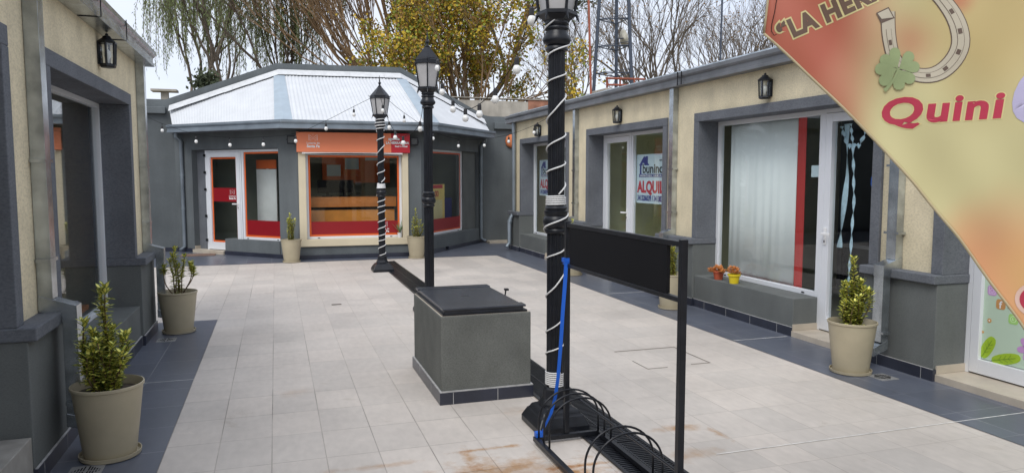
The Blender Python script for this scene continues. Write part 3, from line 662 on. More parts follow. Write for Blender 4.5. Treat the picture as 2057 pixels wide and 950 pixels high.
# right face
F3.box(w1, 0, .36, -wt, 0, 0, 2.5); F3.box(w1, .36, 2.96, -wt, .02, .085, .36); F3.box(w1, 2.96, F3.L, -wt, 0, 0, 2.5); F3.box(w1, .36, 2.96, -wt, 0, 2.16, 2.5)
w1.build('wall', grey_wall, kb)
for f_, a_, b_, d_ in ((F1, -.01, 1.99, .035), (F2, -.01, F2.L+.01, .02), (F3, -.01, 1.05, .035), (F3, 1.22, F3.L, .035), (F1, 2.93, F1.L+.1, .02)):
    m = MB(); f_.box(m, a_, b_, -.1, d_, 0, .085); m.build('skirting', skirt_t, kb)
m = MB(); F1.box(m, 1.995, 2.915, -wt, .06, 0, .075); F1.box(m, 2.90, 2.915, -wt+.02, -.002, .077, .14); m.build('door_step', cream_tile, kb)
# cream surround of the front window
m = MB(); 
F2.box(m, .03, .165, -wt+.05, .03, .385, 2.05); F2.box(m, 2.0, 2.12, -wt+.05, .03, .385, 2.05); F2.box(m, .03, 2.12, -wt+.05, .035, .25, .385)
m.build('surround', cream, kb, bevel=.006)
wf = window(F2, kb, .165, 2.0, .387, 2.05, -.12, .045)
for zz in (.25, .75, 1.3, 1.65, 2.0):
    m = MB(); F1.box(m, 2.575, 2.615, -.06, -.03, zz, zz+.05); m.build('hinge', blackm, kb)
w1_ = window(F1, kb, .47, 1.55, .332, 2.13, -.10, .05); dl = door(F1, kb, 1.56, 2.60, .077, 2.13, -.10, 0, st=.10); 
w3_ = window(F3, kb, .36, 2.25, .362, 2.16, -.14, .045)
m = MB(); F3.box(m, 2.252, 2.96, -wt, -.08, .362, 2.16); m.build('jamb', grey_lo, kb)
m = MB(); F1.box(m, 2.60, 2.92, -.2, -.13, .0, 2.14); m.build('jamb', grey, kb)
def decal(fr, par, u0, u1, z0, z1, d, band, border=.035, mat=orange2, solid_top=0, bandz=None):
    m = MB(); b = border
    fr.box(m, u0, u1, d, d+.001, z0, z0+b); fr.box(m, u0, u1, d, d+.001, z1-b, z1); fr.box(m, u0, u0+b, d, d+.001, z0+b, z1-b); fr.box(m, u1-b, u1, d, d+.001, z0+b, z1-b)
    m.build('vinyl_border', mat, par)
    m = MB()
    if bandz: fr.box(m, u0+b, u1-b, d, d+.001, *bandz)
    else: fr.box(m, u0+b, u1-b, d, d+.001, z0+b, z0+b+band)
    m.build('vinyl_band', redv, par)
decal(F2, wf, .212, 1.953, .435, 2.0, -.116, .25)
decal(F1, w1_, .522, 1.498, .385, 2.078, -.096, .30)
decal(F1, dl, 1.706, 2.454, .242, 1.985, -.096, .0, bandz=(1.08, 1.36))
decal(F3, w3_, .407, 2.203, .41, 2.11, -.136, .25, border=.03, mat=M('deep_orange_vinyl', (.62, .09, .015), .4))
def logo(fr, u, z, d, s, par, sg=1, ltr=('Lotería de', 'Santa Fe')):
    # two upright bars with dots between, then the two lines of lettering; sg: direction of reading along u
    ux = fr.t.to_3d()*sg; m = MB(); n3 = fr.n.to_3d(); c = fr.p(u, d, z)
    def bx(a0, a1, z0, z1): m.hexa([c+ux*a0+Vector((0, 0, z0)), c+ux*a1+Vector((0, 0, z0)), c+ux*a1+Vector((0, 0, z0))+n3*.001, c+ux*a0+Vector((0, 0, z0))+n3*.001, c+ux*a0+Vector((0, 0, z1)), c+ux*a1+Vector((0, 0, z1)), c+ux*a1+Vector((0, 0, z1))+n3*.001, c+ux*a0+Vector((0, 0, z1))+n3*.001])
    bx(-.42*s, -.38*s, .1*s, .7*s); bx(.38*s, .42*s, .1*s, .7*s)
    for (a, b) in ((-.24, .58), (0, .72), (.24, .58), (-.12, .46), (.12, .46), (-.26, .34), (0, .40), (.26, .34), (-.12, .22), (.12, .22), (-.24, .12), (.24, .12), (0, .3)): bx((a-.028)*s, (a+.028)*s, (b-.028)*s, (b+.028)*s)
    m.build('emblem', white, par)
    text(ltr[0], .30*s, white, fr.p(u, d+.001, z-.26*s), ux, (0, 0, 1), par, 'lettering', .001, .004*s, align='CENTER', sx=1.05)
    text(ltr[1], .36*s, white, fr.p(u, d+.001, z-.60*s), ux, (0, 0, 1), par, 'lettering', .001, .016*s, align='CENTER', sx=1.05)
logo(F2, 1.64, .585, -.114, .16, wf); logo(F1, 1.86, 1.22, -.094, .15, dl, sg=-1)
# interior
m = MB(); m.add([(*K1, .03), (*K2, .03), (*K3, .03), (*K0, .03)], [(0, 1, 2, 3)]); m.build('floor', floor_in, kb)
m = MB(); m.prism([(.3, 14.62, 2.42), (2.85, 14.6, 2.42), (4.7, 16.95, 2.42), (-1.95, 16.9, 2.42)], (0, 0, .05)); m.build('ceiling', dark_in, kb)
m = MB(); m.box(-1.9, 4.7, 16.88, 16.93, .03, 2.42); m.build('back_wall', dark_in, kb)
t = thing('shop_counter', 'orange wooden shop counter behind the big front window of the lottery shop', 'counter', (1.5, 15.5, .03))
m = MB(); m.box(.55, 2.33, 15.12, 15.6, .03, .92); m.build('front_panel', woodc, t)
m = MB(); m.box(.52, 2.36, 15.05, 15.7, .98, 1.18); m.build('top', woodd, t, bevel=.005)
m = MB(); m.box(.56, 2.32, 15.14, 15.6, .92, .98); m.build('shadow_gap', blackm, t)
for i, (x, lab) in enumerate(((1.35, 'black computer monitor in the middle of the orange counter'), (1.0, 'black computer monitor left of the other one on the orange counter'))):
    t = thing('monitor', lab, 'monitor', (x, 15.4, 1.18), 'monitors on the shop counter'); m = MB(); m.box(x-.19, x+.19, 15.38, 15.41, 1.26, 1.52); m.build('screen', blackm, t, bevel=.004); m = MB(); m.box(x-.03, x+.03, 15.39, 15.42, 1.18, 1.26); m.box(x-.1, x+.1, 15.33, 15.48, 1.18, 1.195); m.build('stand', blackm, t)
t = thing('notice_board', 'orange notice board with pale sheets on the shop back wall', 'notice board', (1.7, 16.87, 1.8)); m = MB(); m.box(1.0, 2.5, 16.85, 16.878, 1.45, 2.25); m.build('board', orange2, t)
for i, (a, b, c_, e) in enumerate(((1.5, 1.8, 1.75, 2.0), (1.95, 2.35, 1.95, 2.2), (1.1, 1.4, 1.6, 1.85))): m = MB(); m.box(a, b, 16.84, 16.848, c_, e); m.build('sheet', posterw, t)
t = thing('price_stand', 'tall yellow and red lottery poster stand inside the right shop window', 'display stand', (3.35, 15.6, .03))
m = MB(); F3.box(m, 1.08, 1.72, -.33, -.30, .55, 1.42); m.build('panel', M('yellow_poster', (.85, .62, .18), .5), t)
m = MB(); F3.box(m, 1.09, 1.62, -.299, -.297, 1.33, 1.41); m.build('header', redsign, t); text('00', .19, redsign, F3.p(1.22, -.296, 1.15), F3.t.to_3d(), (0, 0, 1), t, 'digits', .001, .004)
m = MB(); F3.box(m, 1.14, 1.60, -.299, -.297, .62, 1.08); m.build('ticket_block', M('pale_yellow_print', (.8, .68, .35), .5), t)
m = MB(); F3.box(m, 1.12, 1.15, -.33, -.31, .03, .549); F3.box(m, 1.65, 1.68, -.33, -.31, .03, .549); m.build('legs', whitealu, t)
t = thing('office_chair', 'dark blue office chair inside the right shop window', 'chair', (3.8, 15.9, .03)); c = F3.p(2.15, -.52, 0)
m = MB(); m.box(c.x-.22, c.x+.22, c.y+.12, c.y+.17, .6, 1.1); m.build('backrest', navy, t, bevel=.02); m = MB(); m.box(c.x-.23, c.x+.23, c.y-.25, c.y+.2, .47, .54); m.build('seat', navy, t, bevel=.02)
m = MB(); m.tube([(c.x, c.y, .09), (c.x, c.y, .47)], .025, 8)
for k in range(5): a = 2*math.pi*k/5; m.tube([(c.x, c.y, .11), (c.x+.27*math.cos(a), c.y+.27*math.sin(a), .06)], .018, 6)
m.tube([(c.x, c.y+.18, .5), (c.x, c.y+.2, .8)], .018, 6); m.build('base', blackm, t)
t = thing('wall_notice', 'white paper banner under an orange header inside the left shop window', 'poster', (-.2, 16.2, 1)); 
m = MB(); F1.box(m, 1.05, 1.60, -.52, -.50, .62, 1.74); m.build('sheet', M('grey_white_sheet', (.7, .7, .7), .7), t); m = MB(); F1.box(m, 1.05, 1.60, -.52, -.50, 1.75, 1.93); m.build('header', orange2, t)
m = MB(); F1.box(m, 1.30, 1.34, -.55, -.525, .03, 1.9); F1.box(m, 1.1, 1.54, -.60, -.48, .03, .05); m.build('post', whitealu, t)

# sign
sg = thing('fascia_sign', 'orange and red lottery fascia sign above the front window', 'sign', (1.47, 14.42, 2.05))
m = MB(); F2.box(m, .005, 1.78, .04, .10, 2.055, 2.43); m.build('orange_panel', orange, sg, bevel=.003)
m = MB(); F2.box(m, 1.78, 2.145, .04, .10, 2.055, 2.43); m.build('red_panel', redsign, sg, bevel=.003)
m = MB()
for k in range(16):
    a0, a1 = k/16, (k+1)/16; f_ = lambda q: .028*(4*q*(1-q))
    m.hexa([F2.p(.1+1.9*a0, .045, 2.053-.03+f_(a0)*.6), F2.p(.1+1.9*a1, .045, 2.053-.03+f_(a1)*.6), F2.p(.1+1.9*a1, .09, 2.053-.03+f_(a1)*.6), F2.p(.1+1.9*a0, .09, 2.053-.03+f_(a0)*.6), F2.p(.1+1.9*a0, .045, 2.053), F2.p(.1+1.9*a1, .045, 2.053), F2.p(.1+1.9*a1, .09, 2.053), F2.p(.1+1.9*a0, .09, 2.053)])
m.build('light_strip', white, sg)
logo(F2, .31, 2.255, .102, .185, sg)
text('agencia', .075, white, F2.p(1.725, .103, 2.30), F2.t.to_3d(), (0, 0, 1), sg, 'lettering', .001, .003)
text('LA HERRADURA', .066, white, F2.p(1.68, .103, 2.225), F2.t.to_3d(), (0, 0, 1), sg, 'lettering', .001, .003, sx=.93)
text('Gestión Oficial', .045, white, F2.p(1.85, .103, 2.165), F2.t.to_3d(), (0, 0, 1), sg, 'lettering', .001, .002, sx=.9)
for u, lab in ((-.09, 'square black floodlight at the left end of the orange shop sign'), (2.235, 'square black floodlight at the right end of the red shop sign')):
    t = thing('floodlight', lab, 'floodlight', F2.p(u, 0, 2.28), 'floodlights either side of the shop sign')
    m = MB(); F2.box(m, u-.075, u+.075, .05, .10, 2.20, 2.36); m.build('housing', black, t, bevel=.006)
    m = MB(); F2.box(m, u-.055, u+.055, .101, .104, 2.225, 2.335); m.build('lens', M('led_lens', (.08, .085, .09), .2) if 'led_lens' not in bpy.data.materials else bpy.data.materials['led_lens'], t)
    m = MB(); F2.box(m, u-.085, u-.078, .0, .09, 2.26, 2.30); F2.box(m, u+.078, u+.085, .0, .09, 2.26, 2.30); m.build('bracket', black, t)
# eave, gutter, downpipes
E0, E1, E2, E3 = (.17, 14.24), (-1.98, 16.46), (2.97, 14.2), (4.83, 16.62)
m = MB()
lowp = [E1, E0, E2, E3]
m.prism([(E1[0]+.02, E1[1]+.02, 2.485), (E0[0]+.01, E0[1]+.01, 2.485), (E2[0], E2[1]+.01, 2.485), (E3[0]-.02, E3[1]+.02, 2.485), (4.85, 16.93, 2.485), (-2.06, 16.93, 2.485)], (0, 0, .03)); m.build('soffit', grey, kb)
m = MB(); sweep(m, [E1, E0, E2, E3], gut_prof(2.48), [(-1, -1), (0, -1), (1, -1)]); m.build('gutter', galv_r, kb)
for fr_, u in ((F1, 3.17), (F3, 3.02)):
    m = MB(); a = fr_.p(u, .05, 0); e = fr_.p(u, .17, 0); m.tube([(e.x, e.y, 2.49), (e.x, e.y, 2.42), (a.x, a.y, 2.32), (a.x, a.y, .12), (e.x, e.y, .05)], .037, 10)
    for zz in (.9, 1.6): m.tube([(a.x, a.y, zz), (a.x, a.y, zz+.05)], .043, 10)
    smooth_by_angle(m.build('downpipe', galv_r, kb))
def corr(m, b0, b1, t0, t1, pitch_=.076, amp=.0075):
    b0, b1, t0, t1 = map(Vector, (b0, b1, t0, t1)); Lb = (b1-b0).length; n = int(Lb/pitch_*6); vs = []; fs = []
    nrm = (b1-b0).cross(t0-b0).normalized(); 
    if nrm.z < 0: nrm = -nrm
    for i in range(n+1):
        s_ = i/n; a = b0.lerp(b1, s_); c = t0.lerp(t1, s_); o_ = nrm*(amp*math.sin(s_*Lb/pitch_*2*math.pi))
        vs += [a+o_, a.lerp(c, .5)+o_, c+o_]
    for i in range(n): fs += [(3*i, 3*i+1, 3*i+4, 3*i+3), (3*i+1, 3*i+2, 3*i+5, 3*i+4)]
    m.add(vs, fs)
ze = 2.635
R1, R2, RL, RR = (.12, 16.93, 3.84), (2.78, 16.93, 3.87), (-2.08, 16.93, 3.0), (4.78, 16.93, 2.88)
e0, e1, e2, e3 = [(p[0]*1.0, p[1], ze) for p in (E0, E1, E2, E3)]
m = MB(); corr(m, e0, e2, R1, R2); corr(m, e1, e0, RL, R1, amp=.003); corr(m, e2, e3, R2, RR, amp=.003); rf = m.build('roof', roofw, kb, smooth=True)
for (b, r, s0) in ((Vector(e0), Vector(R1), 1), (Vector(e2), Vector(R2), -1)):
    u_ = Vector((0, 0, .016)); m = MB()
    for (dx, dy) in ((Vector((-.20, .16, 0)), Vector((-.10, 0, -.015))), (Vector((.20, 0, 0)), Vector((.12, 0, 0)))):
        if s0 < 0: dx = Vector((-dx.x, dx.y, 0)); dy = Vector((-dy.x, dy.y, dy.z))
        m.add([b+u_, b+u_*.6+dx*(.8), r+dy+u_*.6, r+u_], [(0, 1, 2, 3)])
    m.build('hip_flashing', flash, rf)
m = MB(); random.seed(3)
def ridge(a, b, n=14):
    a = Vector(a); b = Vector(b)
    for i in range(n):
        p, q = a.lerp(b, i/n), a.lerp(b, (i+1)/n); j0 = .03+random.uniform(0, .03); 
        m.add([p+Vector((0, -.16-j0, -.045-j0*.3)), q+Vector((0, -.16-j0, -.045-j0*.3)), q+Vector((0, -.01, .075)), p+Vector((0, -.01, .075)), p+Vector((0, .0, .02)), q+Vector((0, 0, .02))], [(0, 1, 2, 3), (3, 2, 5, 4)])
ridge(RL, R1); ridge(R1, R2); ridge(R2, RR); m.build('ridge_membrane', flashw, rf)
# grey wall behind, stepped up as a parapet over the roof
pw = thing('back_wall', 'grey painted courtyard back wall rising to a parapet behind the white roof', 'wall', (1.4, 17.05, 0))
m = MB(); out_ = [(-7, 0), (7.5, 0), (7.5, 3.02), (4.95, 3.02), (4.80, 3.04), (2.80, 4.08), (.08, 4.05), (-2.15, 3.20), (-7, 3.20)]
m.prism([(a, 16.96, b) for a, b in out_], (0, .2, 0)); m.build('wall', grey_wall, pw)
m = MB(); m.box(-7, -2.15, 16.86, 16.958, 2.90, 3.04); m.box(5.02, 7.5, 16.86, 16.958, 2.72, 2.88); m.build('ledge', grey_wall, pw, bevel=.01)
m = MB(); m.box(-7, -2.02, 16.93, 16.958, 0, .09); m.build('skirting', skirt_t, pw)
m = MB(); m.box(4.80, 5.55, 16.55, 16.955, .005, .05); tag(m.build('stone_slab', cream_tile), 'pale stone slab on the ground in the gap before the grey back wall', 'slab')
t = thing('wall_lamp', 'round terracotta wall lamp on the grey back wall at the right', 'wall lamp', (5.45, 16.95, 2.43)); m = MB(); m.lathe([(.04, -.16), (.13, -.10), (.155, 0), (.13, .10), (.04, .16)], 20, (5.46, 16.93, 2.44), sy=.5); m.build('shade', M('orange_clay', (.62, .20, .08), .8), t, smooth=True)

# ------------------------------------------------------------------ lamp posts
lp = thing('lamp_post', 'tall black lamp post standing behind the concrete box, bare of rope light', 'lamp post', (0, 0, 0), 'black courtyard lamp posts')
m = MB(); m.lathe([(.245, 0), (.245, .04), (.235, .055), (.205, .095), (.19, .10), (.175, .125), (.13, .14), (.12, .15)], 4, (0, 0, 0), R_(45)); m.lathe([(.11, .14), (.105, .16), (.085, .19), (.078, .25), (.066, .265)], 8, rot=R_(22.5)); m.build('base', black, lp, bevel=.01)
m = MB(); pr = [(.060, .26), (.060, 1.25)]
def fluted(m, r, z0, z1, n=14, depth=.006):
    pts = []
    for k in range(n*4): a = 2*math.pi*k/(n*4); rr = r-(depth if k % 4 in (1, 2) else 0); pts.append((rr*math.cos(a), rr*math.sin(a)))
    m.prism([(a, b, z0) for a, b in pts], (0, 0, z1-z0))
fluted(m, .056, .25, 1.27); fluted(m, .053, 1.42, 2.40)
m.build('pole', black, lp)
m = MB(); m.lathe([(.060, 1.25), (.070, 1.26), (.070, 1.275), (.062, 1.285), (.078, 1.30), (.083, 1.325), (.078, 1.355), (.068, 1.365), (.076, 1.375), (.076, 1.395), (.066, 1.40), (.072, 1.415), (.060, 1.43)], 24); smooth_by_angle(m.build('collar', black, lp), 50)
m = MB(); m.lathe([(.056, 2.385), (.070, 2.395), (.070, 2.41), (.060, 2.42), (.084, 2.44), (.090, 2.46), (.072, 2.49), (.066, 2.51), (.076, 2.52), (.076, 2.53), (.064, 2.54), (.074, 2.55), (.074, 2.56), (.07, 2.57)], 24); smooth_by_angle(m.build('capital', black, lp), 50)
# lantern head
m = MB(); m.lathe([(.07, 2.555), (.085, 2.575), (.118, 2.60), (.128, 2.605), (.128, 2.625), (.112, 2.63)], 6)
for k in range(6):
    a = R_(60*k); c_, s_ = math.cos(a), math.sin(a)
    m.tube([(.110*c_, .110*s_, 2.62), (.158*c_, .158*s_, 2.90)], .009, 4)
    m.tube([(.120*c_, .120*s_, 2.61), (.128*c_, .128*s_, 2.585), (.142*c_, .142*s_, 2.56)], [.010, .007, .002], 4)
    m.tube([(.160*c_, .160*s_, 2.92), (.176*c_, .176*s_, 2.925), (.184*c_, .184*s_, 2.945)], [.008, .005, .002], 4)
m.lathe([(.155, 2.885), (.166, 2.89), (.166, 2.905), (.160, 2.91), (.160, 2.935), (.152, 2.94)], 6)
m.build('lantern_frame', black, lp)
m = MB(); m.lathe([(.152, 2.935), (.145, 2.95), (.03, 3.085)], 6); m.lathe([(.03, 3.08), (.034, 3.09), (.016, 3.105), (.014, 3.12), (.024, 3.135), (.024, 3.15), (.01, 3.165), (.012, 3.18), (.002, 3.27)], 10); m.build('lantern_roof', black, lp)
m = MB(); m.lathe([(.100, 2.63), (.146, 2.885)], 6); m.build('lamp_glass', lampglass, lp)
def post(o, x, y, rz, label, sc=1.):
    o.location = (x, y, 0); o.rotation_euler = (0, 0, R_(rz)); o.scale = (1, 1, sc); o['label'] = label
p1 = copy_tree(lp); p3 = copy_tree(lp)
post(lp, 1.70, 8.42, 5, 'black lamp post rising behind the concrete box, pole bare of rope light')
post(p1, 1.69, 12.38, -14, 'farthest black lamp post wrapped in white rope, in front of the shop sign')
post(p3, 1.69, 4.32, 8, 'nearest black lamp post wrapped in white rope beside the bike rack')
p1.rotation_euler = (0, 0, 0); p3.rotation_euler = (0, 0, 0); lp.rotation_euler = (0, 0, R_(30-12))
p1.rotation_euler = (0, 0, R_(30-8+30)); p3.rotation_euler = (0, 0, R_(-21))
for o in (p1, p3, lp):      # square base stays aligned with the paving
    for ch in o.children:
        if ch.name.startswith('base'): ch.rotation_euler = (0, 0, -o.rotation_euler[2])

def rope(x, y, label, bands, spans, r0=.066, sc=1., rr=.0058):
    m = MB(); pts = []
    for (za, zb, pitch_) in spans:
        n = max(8, int(abs(zb-za)/pitch_*16))
        for i in range(n+1):
            z_ = za+(zb-za)*i/n; a = 2*math.pi*(z_-za)/pitch_+za*37+(.9*math.sin(z_*11)+.5*math.sin(z_*23) if pitch_ > .04 else 0)
            r = r0
            for (c, w_, e) in ((1.33, .07, .026), (2.46, .06, .028), (2.54, .03, .014)): r += e*math.exp(-((z_/sc-c)/w_)**2)
            pts.append((x+r*math.cos(a), y+r*math.sin(a), z_))
        m.tube(pts, rr, 6); pts = []
    return tag(m.build('rope_light', ropem, None, smooth=True), label, 'rope light', 'white rope lights wound round lamp posts')
rope(1.69, 4.32, 'white rope light wound round the nearest lamp post in wide turns', 0, [(.27, .36, .0125), (.36, 1.38, .215), (1.435, 1.49, .0125), (1.50, 2.58, .185)], r0=.061, rr=.005)
rope(1.69, 12.38, 'white rope light wound tightly round the farthest lamp post', 0, [(.27, 1.28, .115), (1.40, 1.48, .0125), (1.50, 2.36, .185), (2.36, 2.56, .05)], r0=.062, rr=.0075)

# ------------------------------------------------------------------ concrete box with steel lid
t = thing('utility_box', 'low grey rendered box with dark tile skirting and black steel lid, mid courtyard', 'utility box', (1.41, 5.49, 0))
m = MB(); m.box(1.08, 1.75, 4.96, 6.02, .09, .63); m.build('body', M('dark_render', (.15, .156, .147), .92, var=.14, vs=4, bump=.006, bs=34, spec=.15, speck=.25), t, bevel=.008)
m = MB(); m.box(1.065, 1.765, 4.945, 6.035, 0, .088); m.build('skirting', skirt_t, t, bevel=.002)
m = MB(); m.box(1.067, 1.763, 4.947, 6.033, .088, .096)
for xx in (1.16, 1.49): m.box(xx, xx+.004, 4.944, 4.945, .002, .087)
for yy in (5.25, 5.70): m.box(1.064, 1.065, yy, yy+.004, .002, .087)
m.build('grout', grout, t)
m = MB(); m.box(1.095, 1.725, 4.972, 6.008, .631, .645); m.build('frame', black, t); m = MB(); m.box(1.085, 1.745, 4.965, 6.015, .6302, .6306); m.build('rim', cream_tile, t)
m = MB(); m.box(1.095, 1.715, 4.97, 5.07, .668, .684); m.box(1.095, 1.715, 5.91, 6.01, .668, .684); m.box(1.105, 1.705, 5.07, 5.91, .666, .678); m.box(1.11, 1.12, 4.99, 6.0, .64, .666); m.box(1.11, 1.70, 4.985, 4.992, .64, .668); m.box(1.69, 1.70, 4.99, 6.0, .64, .666); m.build('lid', lid, t, bevel=.003)
m = MB(); m.lathe([(.045, .672), (.045, .676), (.03, .679)], 20, (1.39, 5.50, 0)); m.build('lid_knob', black, t)
m = MB(); m.tube([(1.755, 5.62, .62), (1.765, 5.62, .69)], .006, 6); m.box(1.755, 1.785, 5.60, 5.64, .685, .70); m.build('hasp', black, t)
t = thing('sign_rack', 'black steel bike rack with a blank sign board standing over the drain', 'bike rack', (1.66, 3.4, 0))
m = MB(); Yn = 2.62; Yf = 4.04
for X in (1.46, 1.87): m.box(X-.015, X+.015, Yn, Yf+.015, .018, .046)
m.box(1.475, 1.855, Yf-.015, Yf+.015, .018, .046); m.box(1.475, 1.855, Yn-.015, Yn+.015, .018, .046); m.build('frame', black, t, bevel=.002)
m = MB(); m.tube([(1.655, 3.86, .318), (1.655, 2.7, .318)], .006, 6); m.build('tie_bar', black, t)
for y in (4.02, 3.93, 3.84, 3.33, 3.23):
    m = MB(); P = []
    for k in range(21): a = math.pi*k/20; P.append((1.665-.195*math.cos(a), y, .046+.10+.18*math.sin(a)))
    P = [(1.47, y, .04)]+P+[(1.86, y, .04)]; m.tube(P, .0062, 7); m.build('hoop', black, t, smooth=True)
for y in (4.05, 2.74): m = MB(); m.box(1.645, 1.675, y-.015, y+.015, .046, 1.345); m.build('post', black, t, bevel=.002)
m = MB(); m.box(1.648, 1.672, 2.755, 4.035, 1.312, 1.336); m.box(1.648, 1.672, 2.755, 4.035, 1.07, 1.092); m.build('rail', black, t, bevel=.002)
m = MB(); m.box(1.650, 1.668, 2.86, 3.99, 1.094, 1.310); m.build('sign_board', blackm, t)
# strap
m = MB()
P = [Vector(p) for p in ((1.640, 4.02, 1.10), (1.635, 4.02, 1.0), (1.62, 4.02, .8), (1.612, 4.03, .6), (1.60, 4.04, .4), (1.585, 4.045, .28), (1.555, 4.04, .18), (1.51, 4.035, .10), (1.48, 4.03, .05))]
vs = []; fs = []
for i, p in enumerate(P): a = -.15+i*.1; d_ = Vector((math.cos(a), math.sin(a)*.6, 0))*.012*(1 if i < 7 else .7); vs += [p-d_, p+d_]
for i in range(len(P)-1): fs.append((2*i, 2*i+1, 2*i+3, 2*i+2))
m.add(vs, fs); m.box(1.632, 1.69, 4.028, 4.072, 1.10, 1.125); m.box(1.638, 1.684, 4.031, 4.068, 1.085, 1.10); m.box(1.455, 1.50, 4.02, 4.06, .047, .075)
s_ = m.build('strap', blue, None, smooth=False); md = s_.modifiers.new('thickness', 'SOLIDIFY'); md.thickness = .002
tag(s_, 'bright blue strap tied to the far post of the bike rack', 'strap')

# ------------------------------------------------------------------ potted plants
def leaf(m, p, dr, nrm, ln, wd):
    dr = dr.normalized(); s = dr.cross(nrm)
    if s.length < 1e-4: s = dr.cross(Vector((1, 0, 0)))
    s.normalize(); n2 = s.cross(dr)
    q = lambda a, b, c: p+dr*(a*ln)+s*(b*wd)+n2*(c*ln)
    o = [q(0, 0, 0), q(.35, .5, .06), q(.75, .38, .02), q(1, 0, -.08), q(.75, -.38, .02), q(.35, -.5, .06)]
    i = [q(.08, 0, .0), q(.37, .33, .03), q(.70, .26, .0), q(.90, 0, -.06), q(.70, -.26, .0), q(.37, -.33, .03)]
    b = len(m.v); m.v += [tuple(v) for v in o+i]
    for k in range(6): m.f.append((b+k, b+(k+1) % 6, b+6+(k+1) % 6, b+6+k)); m.mi.append(1)
    m.f.append(tuple(b+6+k for k in range(6))); m.mi.append(0)
def potted(x, y, label, stems, seed, pot_s=.9, ll=.042, group='taupe pots of variegated shrubs', bare=0., zrot=0):
    rnd = random.Random(seed); t = thing('potted_plant', label, 'potted plant', (x, y, .004), group)
    z0 = .004; s = pot_s
    m = MB(); m.lathe([(.150*s, .012), (.152*s, .02), (.155*s, .03), (.205*s, .405), (.213*s, .41), (.213*s, .425), (.205*s, .427), (.198*s, .41), (.190*s, .36)], 40, (x, y, z0)); o = smooth_by_angle(m.build('pot', potm, t), 40)
    m = MB(); m.lathe([(.165*s, 0), (.178*s, .006), (.182*s, .028), (.176*s, .028), (.17*s, .012), (.15*s, .011)], 36, (x, y, z0)); smooth_by_angle(m.build('saucer', potm, t), 40)
    m = MB(); m.lathe([(.192*s, .375), (.1*s, .385), (.01, .39)], 24, (x, y, z0)); m.build('soil', soil, t)
    ms = MB(); ml = MB()
    for (dx, dy, h, z1, lean, dens) in stems:
        base = Vector((x+dx*.45, y+dy*.45, z0+.38)); top = Vector((x+dx+lean, y+dy, z0+.38+h))
        P = []; 
        for k in range(7): q = k/6; p = base.lerp(top, q); p.x += .012*math.sin(q*5+dx*40); p.x += (base.x-top.x)*.25*math.sin(q*math.pi)*(-1); P.append(p)
        ms.tube(P, [.006*(1-.6*k/6)+.001 for k in range(7)], 5)
        n = int(h*dens)
        for k in range(n):
            q = z1+(1-z1)*k/max(1, n-1); i = min(5, int(q*6)); p = P[i].lerp(P[i+1], q*6-i)
            nl = 6 if q > .9 else 5
            for j in range(nl):
                a = k*1.2+j*2*math.pi/nl+rnd.uniform(-.4, .4); up = rnd.uniform(.0, .8)+(.7 if q > .93 else 0)
                d_ = Vector((math.cos(a), math.sin(a), up)); l_ = ll*rnd.uniform(.75, 1.2)
                leaf(ml, p+Vector((rnd.uniform(-1, 1), rnd.uniform(-1, 1), rnd.uniform(-1, 1)))*.008, d_, Vector((0, 0, 1)), l_, l_*.46)
    ms.build('stem', stemm, t, smooth=True); ml.build('foliage', [leafy, leafg], t, smooth=False)
    return t
def bush(n, rad, h, seed, cone=True, dens=66, z1=.0):
    r = random.Random(seed); st = [(0, 0, h, z1, 0, dens)]
    for i in range(n):
        a = 2.4*i+r.uniform(-.3, .3); rr = rad*r.uniform(.45, 1); hh = h*(1-.62*rr/rad*(1 if cone else .4))*r.uniform(.8, 1.05)
        st.append((rr*math.cos(a), rr*math.sin(a), hh, z1, 0, dens))
    return st
potted(-.95, 4.63, 'largest potted yellow-green shrub in a taupe pot, nearest at lower left', bush(13, .13, .58, 11)+[(-.11, 0, .40, .15, 0, 38), (.02, -.02, .60, .2, .0, 40)], 1, ll=.052)
potted(-.99, 8.15, 'thin leggy potted shrub in a taupe pot beside the left downpipe', [(0, 0, .48, .05, 0, 40), (-.03, .02, .36, .2, -.03, 40), (.02, -.02, .30, .1, 0, 40), (-.09, 0, .30, .72, -.04, 44), (.05, 0, .40, .45, .02, 40), (.10, .02, .27, .68, .05, 44), (-.02, -.03, .42, .5, 0, 40), (.12, -.02, .32, .75, .02, 44)], 2, ll=.050)
potted(.25, 14.15, 'potted shrub in a taupe pot left of the big front shop window', bush(7, .075, .50, 5, cone=False, dens=36), 3, .9, ll=.050)
potted(2.60, 14.12, 'cone shaped potted shrub in a taupe pot right of the big front shop window', bush(9, .13, .56, 6, dens=34), 4, .9, ll=.050)
potted(4.48, 4.765, 'potted conical shrub in a taupe pot beside the right downpipe and door step', bush(12, .12, .56, 7, dens=66)+[(.13, -.02, .28, .4, .03, 38)], 5, ll=.050)
potted(4.56, 7.78, 'potted shrub in a taupe pot half hidden behind the black sign board', bush(6, .05, .42, 8, cone=False, dens=38), 6, .88, ll=.050)
potted(4.56, 10.9, 'potted shrub in a taupe pot hidden mostly behind the nearest lamp post', bush(6, .06, .5, 9, cone=False, dens=30), 7, .88, ll=.048)

